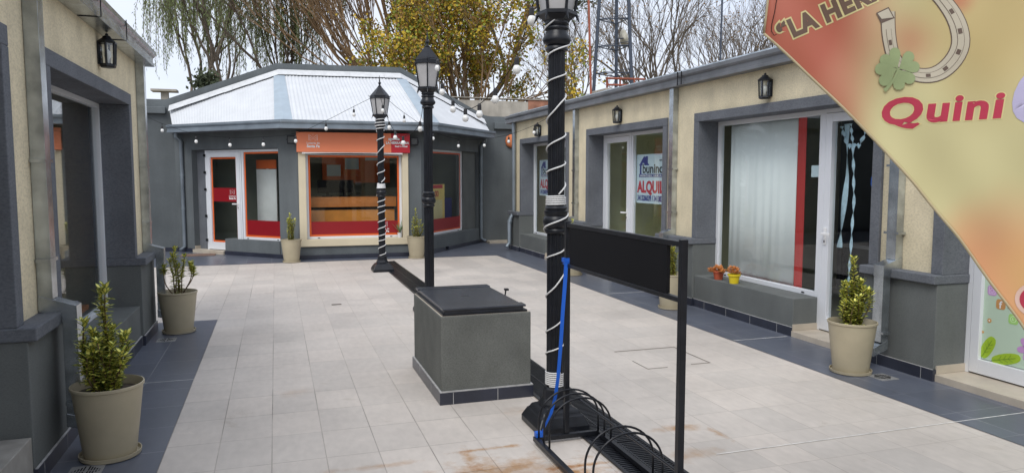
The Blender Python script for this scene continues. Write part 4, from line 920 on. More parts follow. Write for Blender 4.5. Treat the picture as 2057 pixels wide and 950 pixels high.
# small pots on sills
def succulent(loc, label, potmat, r, h, seed, spread, nros):
    rnd = random.Random(seed); x, y, z0 = loc; t = thing('succulent_pot', label, 'potted plant', loc, 'small succulent pots on the grey sill')
    m = MB(); m.lathe([(r*.72, 0), (r*.95, h*.8), (r*1.08, h*.8), (r*1.1, h), (r*.98, h), (r*.9, h*.85)], 20, (x, y, z0)); smooth_by_angle(m.build('pot', potmat, t)); m = MB(); m.lathe([(r*.92, h*.85), (r*.2, h*.9)], 14, (x, y, z0)); m.build('soil', soil, t)
    ml = MB()
    for i in range(nros):
        a = rnd.uniform(0, 6.28); d = spread*math.sqrt(rnd.random()); c = Vector((x+d*math.cos(a)*.6, y+d*math.sin(a), z0+h+rnd.uniform(.0, .07)-(d*.4 if d > r else 0)))
        for k in range(11):
            b = k*2.4; e = rnd.uniform(.1, 1.2); dr = Vector((math.cos(b)*math.cos(e), math.sin(b)*math.cos(e), math.sin(e))); s = dr.cross(Vector((0, 0, 1))).normalized(); l_ = rnd.uniform(.028, .044); w_ = .009
            u = s.cross(dr)*.004; ml.add([c, c+dr*l_*.6+s*w_, c+dr*l_, c+dr*l_*.6-s*w_, c+dr*l_*.5+u, c+dr*l_*.5-u], [(0, 1, 4), (1, 2, 4), (2, 3, 4), (3, 0, 4), (0, 5, 1), (1, 5, 2), (2, 5, 3), (3, 5, 0)])
    ml.build('foliage', succ, t)
succulent((4.99, 7.44, .386), 'red clay pot of orange succulents on the grey sill', redpot, .066, .105, 3, .15, 34)
succulent((4.97, 7.10, .386), 'yellow pot of pale orange succulents on the grey sill', yellowp, .068, .11, 4, .08, 16)
strap_plant('aloe_pot', 'small white pot with spiky aloe on the cream window sill', 'potted plant', (2.33, 14.46, .386), M('white_ceramic', (.8, .8, .8), .3), aloe, 16, .26, .011, .05, .10, droop=.15, seed=12, upright=.9)

# ------------------------------------------------------------------ string lights
bulb_src = None
def string(name, label, pts, bulbs, group='strings of opal bulbs over the courtyard', scale=1., r=.0035):
    """pts: cable points; bulbs: (point, drop) the cable point above each bulb"""
    global bulb_src
    t = thing('string_light', label, 'string light', pts[0], group)
    P = [Vector(p) for p in pts]; Q = []
    for i in range(len(P)-1):        # Catmull-Rom
        a = P[max(i-1, 0)]; b = P[i]; c = P[i+1]; d = P[min(i+2, len(P)-1)]
        for k in range(6):
            q = k/6; Q.append(.5*((2*b)+(c-a)*q+(2*a-5*b+4*c-d)*q*q+(-a+3*b-3*c+d)*q**3))
    Q.append(P[-1]); m = MB(); m.tube(Q, r, 5); m.build('cable', blackm, t, smooth=True)
    for (c, drop) in bulbs:
        c = Vector(c)
        if bulb_src is None:
            b0 = MB(); b0.lathe([(.012, -.055), (.022, -.062), (.031, -.082), (.033, -.095), (.028, -.115), (.015, -.127), (.002, -.13)], 16); me1 = b0.build('bulb', bulbm, None, smooth=True)
            s0 = MB(); s0.lathe([(.006, .008), (.012, .004), (.019, -.008), (.020, -.055), (.017, -.062), (.013, -.062)], 12); me2 = s0.build('socket', dkrubber, None)
            bulb_src = (me1.data, me2.data); bpy.data.objects.remove(me1); bpy.data.objects.remove(me2)
        b = bpy.data.objects.new('bulb', bulb_src[0]); COL.objects.link(b); b.parent = t; b.location = c+Vector((0, 0, -drop))-Vector(pts[0]); b.scale = (scale*.92,)*3
        s = bpy.data.objects.new('socket', bulb_src[1]); COL.objects.link(s); s.parent = b
        if drop > .03:
            m = MB(); m.tube([c, c+Vector((0, 0, -drop))], .004, 5); m.build('drop_cord', blackm, t)
# px, py = bulb centre in the photo's frame; depth chosen on the line between the posts
def lift(p, dz=.095): return p+Vector((0, 0, dz))
A = [at_x(1068, 45, 1.66), at_x(1038, 143, 1.69), at_x(995, 203, 1.69), at_x(963, 232, 1.70), at_x(935, 240, 1.69), at_x(910, 222, 1.69), at_x(888, 187, 1.69), at_x(879, 139, 1.69)]
A = [lift(p) for p in A]
string('a', 'string of opal bulbs sagging between the nearest and the middle lamp post', [(1.69, 4.42, 2.9)]+A+[(1.69, 8.34, 2.95)], [(p, .0) for p in A])
Bp = [lift(at_x(px, py, 1.69), .09) for px, py in ((844, 260), (810, 288), (794, 277), (782, 257), (769, 223))]
string('b', 'string of opal bulbs sagging between the middle and the farthest lamp post', [(1.69, 8.5, 2.9)]+Bp+[(1.69, 12.3, 2.92)], [(p, 0) for p in Bp])
Cp = [lift(at_y(px, py, Y), .13) for px, py, Y in ((326, 262, 15.7), (394, 284, 14.9), (462, 291, 14.2), (529, 290, 13.8), (594, 283, 13.5), (655, 258, 13.1), (711, 230, 12.7))]
string('c', 'string of small opal bulbs swagged from the left grey wall to the farthest lamp post', [(-2.55, 16.9, 2.85)]+Cp+[(1.62, 12.3, 2.93)], [(p, .05) for p in Cp])
Dp = [lift(at_y(px, py, Y), .13) for px, py, Y in ((812, 242, 12.9), (870, 278, 13.5), (921, 293, 14.1), (973, 292, 14.6), (1022, 284, 14.0), (1073, 266, 12.8))]
string('d', 'string of small opal bulbs swagged from the farthest lamp post to the right gutter', [(1.76, 12.4, 2.93)]+Dp+[(4.80, 11.9, 2.78)], [(p, .05) for p in Dp])

# ------------------------------------------------------------------ hanging banner, right foreground
bn0 = Vector((1.55, 2.05, 0)); bt = Vector((.9, -.436, 0)).normalized(); bnn = Vector((-bt.y*-1, 0, 0)); bnn = Vector((bt.y, -bt.x, 0))   # towards the camera
if bnn.dot(-bn0) < 0: bnn = -bnn
def bplane(px, py):
    d = ray(px, py); k = (bn0-C0).dot(bnn)/d.dot(bnn); return C0+d*k
def wav(p):
    s_ = (p-bn0).dot(bt); z_ = p.z
    g_ = (s_*.77+(z_-2.07)*.64)          # distance from the sloping hem
    return .012*math.sin(6*s_+5*z_)+.009*math.sin(26*g_+3.5*s_)*math.exp(-max(g_, 0)*3.2)+.004*math.sin(23*s_-9*z_)+.02*math.exp(-((g_)/.06)**2)*-.3
HEM = [(1537, 66), (1640, 163), (1762, 283), (1845, 375), (1928, 475), (2056, 650), (2180, 830), (2330, 1060)]
def hemy(x):
    for (a, b), (c, d) in zip(HEM, HEM[1:]):
        if x <= c+.01: return b+(d-b)*(x-a)/(c-a)
    return HEM[-1][1]
def bpt(px, py, off=0): p = bplane(px, py); return p+bnn*(wav(p)+off)
bt_ = thing('hanging_banner', 'large printed vinyl banner in red, yellow and orange hanging close at upper right', 'banner', bplane(1800, 300))
bm_, tt, bb = newmat('banner_print'); n = tt.nodes.new; l = tt.links.new
uv = n('ShaderNodeUVMap'); uv.uv_map = 'UVMap'
nz = n('ShaderNodeTexNoise'); nz.inputs['Scale'].default_value = 2.2; nz.inputs['Detail'].default_value = 2; l(uv.outputs[0], nz.inputs['Vector'])
vm = n('ShaderNodeVectorMath'); vm.operation = 'MULTIPLY_ADD'; vm.inputs[1].default_value = (.13, .13, 0); l(nz.outputs['Color'], vm.inputs[0]); l(uv.outputs[0], vm.inputs[2])
vo = n('ShaderNodeVectorMath'); vo.operation = 'SUBTRACT'; vo.inputs[1].default_value = (.065, .065, 0); l(vm.outputs[0], vo.inputs[0])
colr = None
def spot(prev, c, r0, r1, sx, sy, colv, st=1.):
    mp = n('ShaderNodeMapping'); mp.inputs['Location'].default_value = (-c[0]*sx, -c[1]*sy, 0); mp.inputs['Scale'].default_value = (sx, sy, 0); l(vo.outputs[0], mp.inputs[0])
    ln = n('ShaderNodeVectorMath'); ln.operation = 'LENGTH'; l(mp.outputs[0], ln.inputs[0])
    mr = n('ShaderNodeMapRange'); mr.interpolation_type = 'SMOOTHSTEP'; mr.inputs['From Min'].default_value = r0; mr.inputs['From Max'].default_value = r1; mr.inputs['To Min'].default_value = st; mr.inputs['To Max'].default_value = 0; l(ln.outputs['Value'], mr.inputs['Value'])
    mx = n('ShaderNodeMixRGB'); l(mr.outputs[0], mx.inputs[0])
    if isinstance(prev, tuple): mx.inputs[1].default_value = (*prev, 1)
    else: l(prev, mx.inputs[1])
    mx.inputs[2].default_value = (*colv, 1); return mx.outputs[0]
YG = (.60, .55, .30); RD = (.44, .13, .085); OR = (.66, .33, .17); TAN = (.53, .41, .19)
c_ = spot(YG, (-.02, .0), .28, .62, 1, 1, RD); c_ = spot(c_, (.25, .36), .02, .24, 1, 1, RD, .7)
c_ = spot(c_, (.88, .02), .1, .42, 1, 1, TAN, .9); c_ = spot(c_, (.56, .13), .0, .17, 1, 1.2, (.47, .15, .09), .6); c_ = spot(c_, (.75, -.02), .0, .1, 1, 1.5, (.50, .17, .1), .8)
c_ = spot(c_, (1.0, 1.04), .28, .55, 1, 1, OR); c_ = spot(c_, (.80, .78), .02, .24, 1, 1, OR, .55); c_ = spot(c_, (1.05, .80), .0, .2, 1, 1, (.75, .50, .20), .6)
l(c_, bb.inputs['Base Color']); bb.inputs['Roughness'].default_value = .42; bb.inputs['Specular IOR Level'].default_value = .35
edge_px = [(1537, 66), (1546, -10), (1562, -170), (2330, -170), (2330, 1012)]
# grid of the cloth: rows from the sloping hem up
vs = []; fs = []; uvs = []; NU, NV = 70, 60
for i in range(NU+1):
    s_ = i/NU; hx = 1537+(2330-1537)*s_; hy = hemy(hx)
    tx = 1537+25*0+(2330-1537)*s_; topx = hx+(25 if s_ == 0 else 25*(1-s_)); topy = -170
    for j in range(NV+1):
        q = (j/NV); px = hx+(topx-hx)*q; py = hy+(topy-hy)*q; vs.append(bpt(px, py)); uvs.append(((px-1535)/522., py/690.))
for i in range(NU):
    for j in range(NV): a = i*(NV+1)+j; fs.append((a, a+NV+1, a+NV+2, a+1))
m = MB(); m.add(vs, fs); o = m.build('cloth', bm_, bt_, smooth=True)
ul = o.data.uv_layers.new(name='UVMap')
for lp_ in o.data.loops: ul.data[lp_.index].uv = uvs[lp_.vertex_index]
md = o.modifiers.new('thickness', 'SOLIDIFY'); md.thickness = .0015; md.offset = -1
m = MB(); m.tube([bpt(1537+(2330-1537)*k/60, hemy(1537+(2330-1537)*k/60), -.001) for k in range(61)], .0045, 6); m.tube([bpt(1537+25*k/8, 66-236*k/8, -.001) for k in range(9)], .004, 6); m.build('hem', M('tan_hem', (.50, .42, .26), .6), bt_, smooth=True)
m = MB(); m.tube([bpt(1566, -60, .006), bpt(1562, -10, .008), bpt(1556, 25, .008), bpt(1551, 48, .006), bpt(1550, 62, .008), bpt(1555, 72, .012), bpt(1560, 70, .01)], .0013, 5); m.build('tie_cord', blackm, bt_)
m = MB(); P0 = bplane(2330, 300); m.tube([(P0.x, P0.y, 0), (P0.x, P0.y, 2.75)], .015, 8); P1 = bplane(1562, -175); m.tube([(P0.x, P0.y, P1.z), P1], .006, 6); m.lathe([(.22, 0), (.22, .03), (.03, .06)], 20, (P0.x, P0.y, 0)); m.build('pole', black, bt_)
def btext(s, size_px, px, py, ang, mat, off, bold, shear=0, sx=1, name='lettering', spacing=1.):
    cu = bpy.data.curves.new('t', 'FONT'); cu.body = s; cu.size = 1; cu.offset = bold; cu.shear = shear; cu.space_character = spacing; cu.resolution_u = 4
    ob = bpy.data.objects.new('t', cu); COL.objects.link(ob); bpy.context.view_layer.update()
    me = bpy.data.meshes.new_from_object(ob.evaluated_get(bpy.context.evaluated_depsgraph_get())); bpy.data.objects.remove(ob)
    finish_print(me, lambda x, y: (px+(x*sx*math.cos(ang)+y*math.sin(ang))*size_px, py-(x*sx*math.sin(ang)*-1*-1+0)*size_px-(y*math.cos(ang)*size_px)) if False else (px+(x*sx*math.cos(ang)-y*math.sin(ang))*size_px, py-(x*sx*math.sin(ang)+y*math.cos(ang))*size_px), mat, off, name)
def finish_print(me, f, mat, off, name):
    bm = bmesh.new(); bm.from_mesh(me); bmesh.ops.triangulate(bm, faces=bm.faces[:])
    for _ in range(3):
        es = [e for e in bm.edges if e.calc_length() > .12]
        if not es: break
        bmesh.ops.subdivide_edges(bm, edges=es, cuts=1); bmesh.ops.triangulate(bm, faces=[g for g in bm.faces if len(g.verts) > 3])
    o_ = bt_.location
    for v in bm.verts: a, b = f(v.co.x, v.co.y); v.co = bpt(a, b, off)-o_
    bm.to_mesh(me); bm.free(); me.materials.clear(); me.materials.append(mat)
    ob = bpy.data.objects.new(name, me); COL.objects.link(ob); ob.parent = bt_
    return ob
def poly_print(pts, mat, off, name, sub=1):
    # pts in photo-frame pixels /100 so the subdivision length works
    me = bpy.data.meshes.new(name); me.from_pydata([(a/100, -b/100, 0) for a, b in pts], [], [tuple(range(len(pts)))])
    return finish_print(me, lambda x, y: (x*100, -y*100), mat, off, name)
def strip_print(left, right, mat, off, name):
    me = bpy.data.meshes.new(name); k = len(left)
    me.from_pydata([(a/100, -b/100, 0) for a, b in left+right], [], [(i, i+1, k+i+1, k+i) for i in range(k-1)])
    return finish_print(me, lambda x, y: (x*100, -y*100), mat, off, name)
brn = M('brown_print', (.14, .085, .06), .5); yel = M('pale_yellow_halo', (.66, .58, .28), .5)
a_ = R_(25)
btext('“LA HERRADURA”', 49, 1572, 84, R_(24), yel, .0008, .12, sx=.98, name='lettering_halo', spacing=1.10)
btext('“LA HERRADURA”', 49, 1572, 84, R_(24), brn, .0016, .055, sx=.98, spacing=1.10)
btext('Quini', 72, 1771, 250, R_(3.5), yel, .0008, .062, shear=.15, sx=1.36, spacing=1.10, name='product_name_halo')
btext('Quini', 72, 1771, 250, R_(3.5), redb, .0016, .034, shear=.15, sx=1.36, spacing=1.10, name='product_name')
btext('6', 145, 2027, 243, R_(5), M('lavender_print', (.45, .42, .60), .5), .0012, .05, shear=.15, sx=1.0, name='numeral')
# horseshoe
bone = M('bone_print', (.52, .47, .37), .5, var=.1); ol = M('dark_outline_print', (.13, .09, .07), .5)
cen = [(1782, 25), (1783, 60), (1788, 92), (1797, 118), (1815, 138), (1840, 150), (1868, 152), (1893, 142), (1914, 120), (1925, 92), (1922, 60), (1910, 30), (1893, 5), (1876, -15), (1868, -30)]
wid = [13, 13, 12.5, 12, 12, 12.5, 13.5, 15, 16, 16.5, 16, 15, 14, 13.5, 13]
def ribbon_px(cen, wid):
    Lf, Rt = [], []; n_ = len(cen)
    for i in range(n_):
        a, b = cen[max(i-1, 0)], cen[min(i+1, n_-1)]; dx, dy = b[0]-a[0], b[1]-a[1]; q = math.hypot(dx, dy); nx, ny = -dy/q, dx/q
        Lf.append((cen[i][0]+nx*wid[i], cen[i][1]+ny*wid[i])); Rt.append((cen[i][0]-nx*wid[i], cen[i][1]-ny*wid[i]))
    return Lf, Rt
def dens(c, w_, k=3):
    C_, W_ = [], []
    for i in range(len(c)-1):
        for j in range(k):
            q = j/k; p0 = c[max(i-1, 0)]; p1 = c[i]; p2 = c[i+1]; p3 = c[min(i+2, len(c)-1)]
            C_.append(tuple(.5*(2*p1[e]+(p2[e]-p0[e])*q+(2*p0[e]-5*p1[e]+4*p2[e]-p3[e])*q*q+(-p0[e]+3*p1[e]-3*p2[e]+p3[e])*q**3) for e in (0, 1))); W_.append(w_[i]*(1-q)+w_[i+1]*q)
    return C_+[c[-1]], W_+[w_[-1]]
cc, ww = dens(cen, wid); Lf, Rt = ribbon_px(cc, [q+2 for q in ww]); strip_print(Lf, Rt, ol, .0012, 'horseshoe_outline'); Lf, Rt = ribbon_px(cc, ww); strip_print(Lf, Rt, bone, .0020, 'horseshoe')
Lf, Rt = ribbon_px(cc[3:], [q*.42 for q in ww[3:]]); strip_print(Lf, Rt, ol, .0026, 'groove_line'); Lf, Rt = ribbon_px(cc[3:], [q*.36 for q in ww[3:]]); strip_print(Lf, Rt, bone, .0032, 'groove_face')
for i in range(5, len(cc)-2, 4): Lf, Rt = ribbon_px(cc[i:i+2], [ww[i]*.25]*2); strip_print(Lf, Rt, ol, .0037, 'nail_hole')
poly_print([(1758, 28), (1783, 16), (1795, 38), (1768, 49)], ol, .0026, 'horseshoe_end'); poly_print([(1761, 29), (1782, 19), (1792, 37), (1769, 40)], bone, .0032, 'horseshoe_end_face')
# clover
clo = M('clover_print', (.31, .38, .19), .5, var=.15, vs=6)
def heart(cx_, cy_, r, a, mat, off):
    pts = []
    for k in range(24):
        q = 2*math.pi*k/24; x = 16*math.sin(q)**3/16; y = (13*math.cos(q)-5*math.cos(2*q)-2*math.cos(3*q)-math.cos(4*q))/16+.95
        pts.append((cx_+r*(x*math.cos(a)-y*math.sin(a)), cy_-r*(x*math.sin(a)+y*math.cos(a))))
    poly_print(pts, mat, off, 'clover_leaf')
heart(1803, 137, 23, R_(35), clo, .0042); heart(1806, 138, 23, R_(-62), clo, .0046); heart(1801, 139, 24, R_(112), clo, .0050); heart(1803, 140, 23, R_(-150), clo, .0054)
cs, cw = dens([(1805, 138), (1797, 158), (1788, 172), (1779, 182)], [2.5, 2.5, 3, 4]); Lf, Rt = ribbon_px(cs, cw); strip_print(Lf, Rt, clo, .0058, 'clover_stem')
# red round mark with pale edge at the lower right
def ell(cx_, cy_, rx, ry): return [(cx_+rx*math.cos(2*math.pi*k/28), cy_+ry*math.sin(2*math.pi*k/28)) for k in range(28)]
poly_print(ell(2088, 602, 44, 36), M('pale_pink_print', (.72, .50, .42), .5), .0012, 'mark_edge'); poly_print(ell(2090, 602, 37, 29), redb, .0018, 'mark_face')

# ------------------------------------------------------------------ beyond the courtyard
t = thing('far_wall', 'old concrete wall with a brick end seen beyond the courtyard', 'wall', (7, 22.3, 0)); m = MB(); m.box(4.5, 7.65, 22, 22.25, -.05, 3.92); m.build('wall', concrete, t)
m = MB(); m.box(7.655, 9.6, 22, 22.25, -.05, 3.98); m.build('brick_part', brickm, t); m = MB(); m.box(4.45, 9.65, 21.97, 22.28, 3.985, 4.01); m.build('coping', concrete, t)
t = thing('rooftop_tank', 'pale grey box tank on a roof behind the bare trees', 'tank', (9.6, 20, 3)); m = MB(); m.box(9.2, 10.4, 19.6, 20.6, 3.3, 4.15); m.build('tank', concrete, t, bevel=.03); m = MB(); m.box(9.3, 10.3, 19.7, 20.5, -.05, 3.29); m.build('stand', concrete, t)
# lattice tower
t = thing('lattice_tower', 'blue-grey steel lattice mast rising behind the right shop row', 'tower', (10.55, 22, 0))
def tw(z): return max(.12, .70-(z-4.5)*.058)
def tp(k, z): a = R_(-90+120*k+28); return Vector((10.62+tw(z)*math.cos(a), 22+tw(z)*math.sin(a), z))
for k in range(3): m = MB(); m.tube([tp(k, -.05), tp(k, 13.5)], .055, 6); m.build('leg', towerm, t)
z_ = .6; i = 0
while z_ < 13:
    m = MB()
    for k in range(3): m.tube([tp(k, z_), tp((k+1) % 3, z_)], .02, 5, False)
    for k in range(3): m.tube([tp(k, z_), tp((k+1) % 3, z_+.12)], .010, 4, False)
    m.build('bracing', towerm, t); z_ += .86; i += 1
t = thing('dish_antenna', 'pale dish antenna fixed to the lattice mast leg', 'antenna', tp(2, 6.2)); c = tp(1, 6.15)+Vector((.22, -.1, 0)); m = MB(); m.lathe([(.30, 0), (.22, .05), (.02, .08)], 20); 
m.v = [tuple(Matrix.Rotation(R_(80), 3, 'Y') @ Vector(v)+c) for v in m.v]; m.build('dish', M('cream_dish', (.75, .72, .6), .5), t, smooth=True); m = MB(); m.tube([c, tp(1, 6.15)], .02, 6); m.build('arm', towerm, t)
t = thing('steel_frame', 'rust red steel frame at the foot of the lattice mast', 'frame', (10.6, 21, 4)); m = MB(); 
for zz in (4.42, 4.62): m.tube([(9.9, 21, zz), (11.3, 21.2, zz+.05)], .035, 6)
for xx in (9.95, 10.4, 10.9, 11.25): m.tube([(xx, 21.1, 2.9), (xx, 21.1, 4.65)], .03, 6)
m.build('frame', redrust, t)
m = MB(); m.tube([at_y(1187, 185, 20.)+Vector((0, 0, -3)), at_y(1187, 185, 20.), at_y(1181, -60, 20.)], .035, 8); tag(m.build('red_mast', redrust), 'thin rust red mast just left of the lattice tower', 'mast')
m = MB(); m.tube([at_y(1447, 110, 18)+Vector((0, 0, -3)), at_y(1447, 110, 18), at_y(1453, -60, 18)], .028, 6); tag(m.build('antenna_mast', towerm), 'thin dark antenna mast above the right gutter among bare trees', 'mast')
t = thing('tv_antenna', 'flat square chimney cowl on a post above the left grey wall', 'chimney cowl', (-3.3, 24, 0)); a = at_y(331, 185, 24); m = MB(); m.box(a.x-.1, a.x+.1, 23.9, 24.1, -.05, a.z); m.build('post', concrete, t); m = MB(); m.box(a.x-.35, a.x+.35, 23.75, 24.25, a.z, a.z+.06); m.build('cowl', concrete, t)

t = thing('added_reflection_wall', 'grey wall added unseen left of the courtyard for window reflections', 'wall', (-7, 12, 0))  # unseen wall, added so the shop glass reflects less open sky
m = MB(); m.box(-7.2, -7.0, 8.4, 16.95, 0, 3.2); m.build('wall', grey_wall, t); m = MB(); m.box(-7.0, -6.975, 8.4, 16.95, 0, .09); m.build('skirting', skirt_t, t)
t = thing('added_reflection_house', 'long two-storey beige house added unseen behind the viewpoint for window reflections', 'building', (1, -16, 0))  # unseen house, added to darken sky reflections in the shop glass
m = MB(); m.box(-16, 18, -22, -15, -.05, 6.2); m.build('wall', beige, t)
m = MB(); m.box(-16.3, 18.3, -22.3, -14.7, 6.2, 6.5); m.build('roof', galv_d, t)
for k in range(7):
    for zz in (.9, 4.0): m = MB(); m.box(-14+k*4.6, -12.2+k*4.6, -15.0, -14.95, zz, zz+1.4); m.build('window', blackm, t)
# trees ------------------------------------------------------------
class TreeB:
    def __init__(s, seed): s.r = random.Random(seed); s.tr = MB(); s.tw = MB(); s.tips = []
    def grow(s, p, d, ln, rad, depth, maxd, spread=.5, up=.25, kids=(2, 3), jit=.12, shrink=.74, droop=0., trunkd=2):
        r = s.r; n = 4 if depth < 3 else 3; P = [p]; q = p; dd = d.normalized()
        for k in range(n):
            dd = (dd+Vector((r.gauss(0, jit), r.gauss(0, jit), r.gauss(0, jit*.6)+up*.12-droop*.1*depth))).normalized(); q = q+dd*(ln/n); P.append(q)
        rs = [rad*(1-.35*k/n) for k in range(n+1)]
        (s.tr if depth < trunkd else s.tw).tube(P, rs, 6 if depth < 2 else (4 if depth < 4 else 3), False)
        if depth >= maxd: s.tips.append((P[-1], dd)); s.tips.append((P[-2], dd)); return
        if depth >= maxd-1: s.tips.append((P[2], dd))
        for k in range(r.randint(*kids)+(1 if depth == 0 else 0)):
            a = r.uniform(0, 6.28); ax = dd.cross(Vector((math.cos(a), math.sin(a), .3))).normalized(); sp = spread*r.uniform(.5, 1.3)
            nd = (dd*math.cos(sp)+ax*math.sin(sp)+Vector((0, 0, up*.4))).normalized(); st = P[r.choice([n, n, n-1])] if k else P[n]
            s.grow(st, nd, ln*shrink*r.uniform(.8, 1.15), rad*.62, depth+1, maxd, spread, up, kids, jit, shrink, droop, trunkd)
def leaves(m, pts, n, size, spread, rnd, elong=1.4, mats=1, zsq=1., weights=None):
    for _ in range(n):
        p, d = pts[rnd.randrange(len(pts))]
        c = Vector(p)+Vector((rnd.gauss(0, spread), rnd.gauss(0, spread), rnd.gauss(0, spread*zsq)))
        a = Vector((rnd.gauss(0, 1), rnd.gauss(0, 1), rnd.gauss(0, 1))).normalized(); b = a.cross(Vector((rnd.gauss(0, 1), rnd.gauss(0, 1), rnd.gauss(0, 1)))).normalized(); s_ = size*rnd.uniform(.6, 1.3)
        m.cur = rnd.choices(range(mats), weights)[0] if mats > 1 else 0
        m.add([c, c+a*s_*elong*.5+b*s_*.5, c+a*s_*elong, c+a*s_*elong*.5-b*s_*.5], [(0, 1, 2, 3)])
    m.cur = 0
def finish_tree(tb, t, bmat, lm=None, lmats=None, twmat=None):
    tb.tr.build('trunk', bmat, t, smooth=True)
    c = tb.tw.build('crown', twmat or bmat, t)
    if lm: lm.build('leaves', lmats, c)
# willows
def willow(x, y, h, seed, label, lean=0, strands=260, dens=1.):
    t = thing('willow_tree', label, 'tree', (x, y, -.05), 'trees beyond the courtyard'); tb = TreeB(seed); rnd = random.Random(seed+1)
    tb.grow(Vector((x, y, -.05)), Vector((lean, 0, 1)), h*.34, .13, 0, 5, .42, .6, (2, 3), .10, .76, 0)
    ml = MB(); 
    for i in range(int(strands*dens)):
        p, d = tb.tips[rnd.randrange(len(tb.tips))]; p = Vector(p); P = [p]; dirv = Vector((d.x*.4+rnd.gauss(0, .25), d.y*.4+rnd.gauss(0, .25), .1)); ln = rnd.uniform(.9, 3.2); k = 9
        for j in range(k): dirv = dirv*.72+Vector((rnd.gauss(0, .04), rnd.gauss(0, .04), -.55)); P.append(P[-1]+dirv.normalized()*(ln/k))
        tb.tw.tube(P, .007, 3, False)
        for j in range(1, k):
            for q in range(7):
                c = P[j].lerp(P[j+1] if j < k else P[j], q/5)+Vector((rnd.gauss(0, .04), rnd.gauss(0, .04), 0)); dd = Vector((rnd.gauss(0, .35), rnd.gauss(0, .35), -1)).normalized(); b = dd.cross(Vector((rnd.gauss(0, 1), rnd.gauss(0, 1), .1))).normalized(); s_ = rnd.uniform(.09, .17)
                ml.add([c, c+dd*s_*.5+b*.013, c+dd*s_, c+dd*s_*.5-b*.013], [(0, 1, 2, 3)])
    finish_tree(tb, t, bark, ml, willowl)
willow(-1.2, 27, 9.2, 21, 'pale willow with hanging strands, farthest left above the grey wall', -.10, 160)
willow(1.0, 29, 10.5, 33, 'tall willow with thick hanging foliage behind the left slope of the white roof', .06, 230)
willow(-3.6, 30, 9.5, 55, 'sparse willow reaching in from the left gutter end', .02, 130)
# fan tree with brown twigs, some yellow leaves
t = thing('bare_fan_tree', 'brown twiggy tree fanning out above the white roof', 'tree', (4.3, 26, -.05), 'trees beyond the courtyard'); tb = TreeB(5); rnd = random.Random(6)
base = Vector((4.6, 26, -.05)); tb.tr.tube([base, base+Vector((0, 0, 2)), base+Vector((-.1, 0, 4.2))], [.3, .26, .22], 8, False)
for i in range(19):
    an = R_(rnd.uniform(-78, 40)); d_ = Vector((math.sin(an), rnd.uniform(-.35, .35), math.cos(an)*.9+.15)); tb.grow(base+Vector((-.1, 0, rnd.uniform(3.2, 4.4))), d_, rnd.uniform(1.7, 2.5), .055, 1, 6, .24, .35, (3, 3), .07, .76, 0, trunkd=2)
ml = MB(); leaves(ml, tb.tips, 3000, .06, .14, rnd, 1.3, 3, weights=[1, 2, 3]); finish_tree(tb, t, bark, ml, [yleaf, rustleaf, barkb], barkb)
# yellow-leaved tree
t = thing('autumn_tree', 'bushy tree with yellow and green autumn leaves right of the roof', 'tree', (6.6, 25, -.05), 'trees beyond the courtyard'); tb = TreeB(15); rnd = random.Random(16)
base = Vector((6.4, 25, -.05)); tb.tr.tube([base, base+Vector((0, 0, 1.5)), base+Vector((.1, 0, 3.0))], [.25, .22, .2], 8, False)
for i in range(16):
    an = R_(rnd.uniform(-62, 66)); d_ = Vector((math.sin(an), rnd.uniform(-.5, .5), math.cos(an)+.05)); tb.grow(base+Vector((.1, 0, rnd.uniform(2.2, 3.2))), d_, rnd.uniform(1.2, 2.1), .055, 1, 5, .42, .22, (2, 3), .10, .78, 0)
ml = MB(); tips = [q for q in tb.tips]; cl = rnd.sample(tips, len(tips)//2); leaves(ml, tips, 13000, .085, .17, rnd, 1.25, 3, weights=[5, 5, 3]); leaves(ml, cl, 11000, .085, .13, rnd, 1.25, 3, weights=[7, 4, 2]); finish_tree(tb, t, bark, ml, [yleaf, gleaf, rustleaf], barkb)
# dark evergreen behind
t = thing('evergreen_tree', 'dark grey-green evergreen crown behind the yellow tree', 'tree', (9.3, 31, -.05), 'trees beyond the courtyard'); tb = TreeB(25); rnd = random.Random(26)
tb.grow(Vector((8.9, 31, -.05)), Vector((.0, 0, 1)), 4.6, .24, 0, 5, .55, .3, (2, 3), .12, .74, 0)
ml = MB(); leaves(ml, tb.tips, 12000, .10, .22, rnd, 1.8); finish_tree(tb, t, bark, ml, conif)
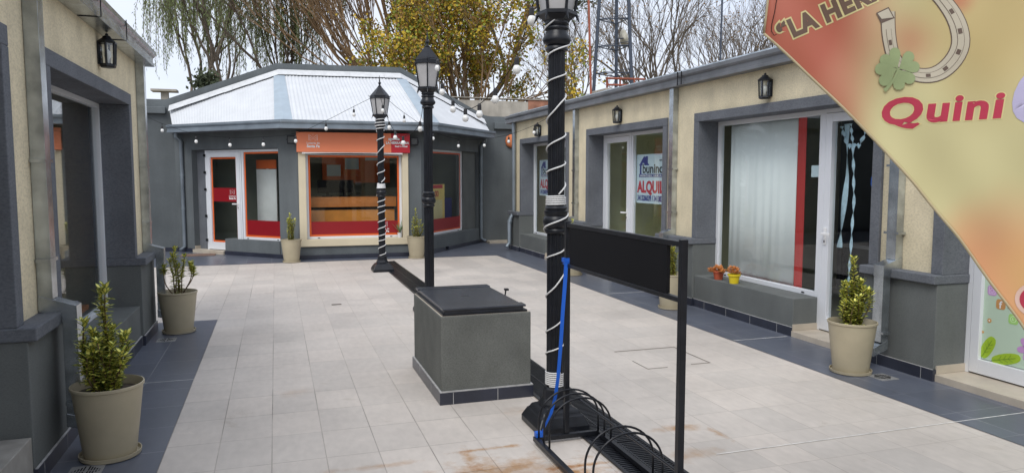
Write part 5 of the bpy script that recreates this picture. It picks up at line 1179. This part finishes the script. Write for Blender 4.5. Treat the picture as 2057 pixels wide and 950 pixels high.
# bare trees to the right
def bare(x, y, h, seed, label, n=7, spread=.36, lv=300, lean=0, w_=.16, maxd=5):
    t = thing('bare_tree', label, 'tree', (x, y, -.05), 'trees beyond the courtyard'); tb = TreeB(seed); rnd = random.Random(seed+5); base = Vector((x, y, -.05))
    tb.tr.tube([base, base+Vector((lean*.3, 0, h*.16)), base+Vector((lean*.5, 0, h*.26))], [w_, w_*.85, w_*.75], 7, False)
    for i in range(n):
        a = rnd.uniform(0, 6.28); sp = rnd.uniform(.08, .62); tb.grow(base+Vector((lean*.4, 0, h*rnd.uniform(.18, .26))), Vector((math.cos(a)*math.sin(sp)+lean*.2, math.sin(a)*math.sin(sp), math.cos(sp))), h*.22*rnd.uniform(.8, 1.2), w_*.40, 1, maxd+1, spread*1.1, .28, (2, 3), .13, .78, 0, trunkd=3)
    ml = MB(); leaves(ml, tb.tips, lv, .07, .08, rnd, 1.2); finish_tree(tb, t, barkg, ml, rustleaf, barkg)
bare(10.9, 28, 7.5, 41, 'slim bare tree just right of the nearest lamp post', 5, .34, 120, 0, .10)
bare(16.0, 28, 11, 42, 'large bare pale-barked tree right of the lattice tower', 9, .36, 260, 0, .20)
bare(18.6, 27, 10.5, 43, 'many-limbed bare tree in the middle of the bare row', 9, .40, 420, .5, .18)
bare(21.2, 28, 10, 44, 'bare tree with a few brown leaves left of the banner', 7, .40, 420, 0, .14)
bare(13.6, 31, 10.5, 46, 'bare tree standing behind the lattice tower', 7, .36, 160, 0, .14)
bare(24.5, 29, 10, 47, 'bare tree nearest the red corner of the banner', 6, .42, 260, 0, .12)
bare(9.6, 27, 5.0, 48, 'small yellowing sapling left of the nearest lamp post, above the far wall', 5, .45, 260, 0, .05, 4)
t = thing('dark_shrub', 'small dark shrub top just above the left roof slope', 'shrub', (-2.0, 24, 3)); tb = TreeB(60); rnd = random.Random(61); a = at_y(395, 185, 24)
tb.grow(Vector((a.x, 24, -.05)), Vector((0, 0, 1)), 3.4, .06, 0, 3, .4, .6, (3, 4), .06, .25, 0); ml = MB(); leaves(ml, tb.tips, 900, .09, .13, rnd); finish_tree(tb, t, bark, ml, conif)
print('objects', len(bpy.data.objects), 'faces', sum(len(o.data.polygons) for o in bpy.data.objects if o.type == 'MESH'))
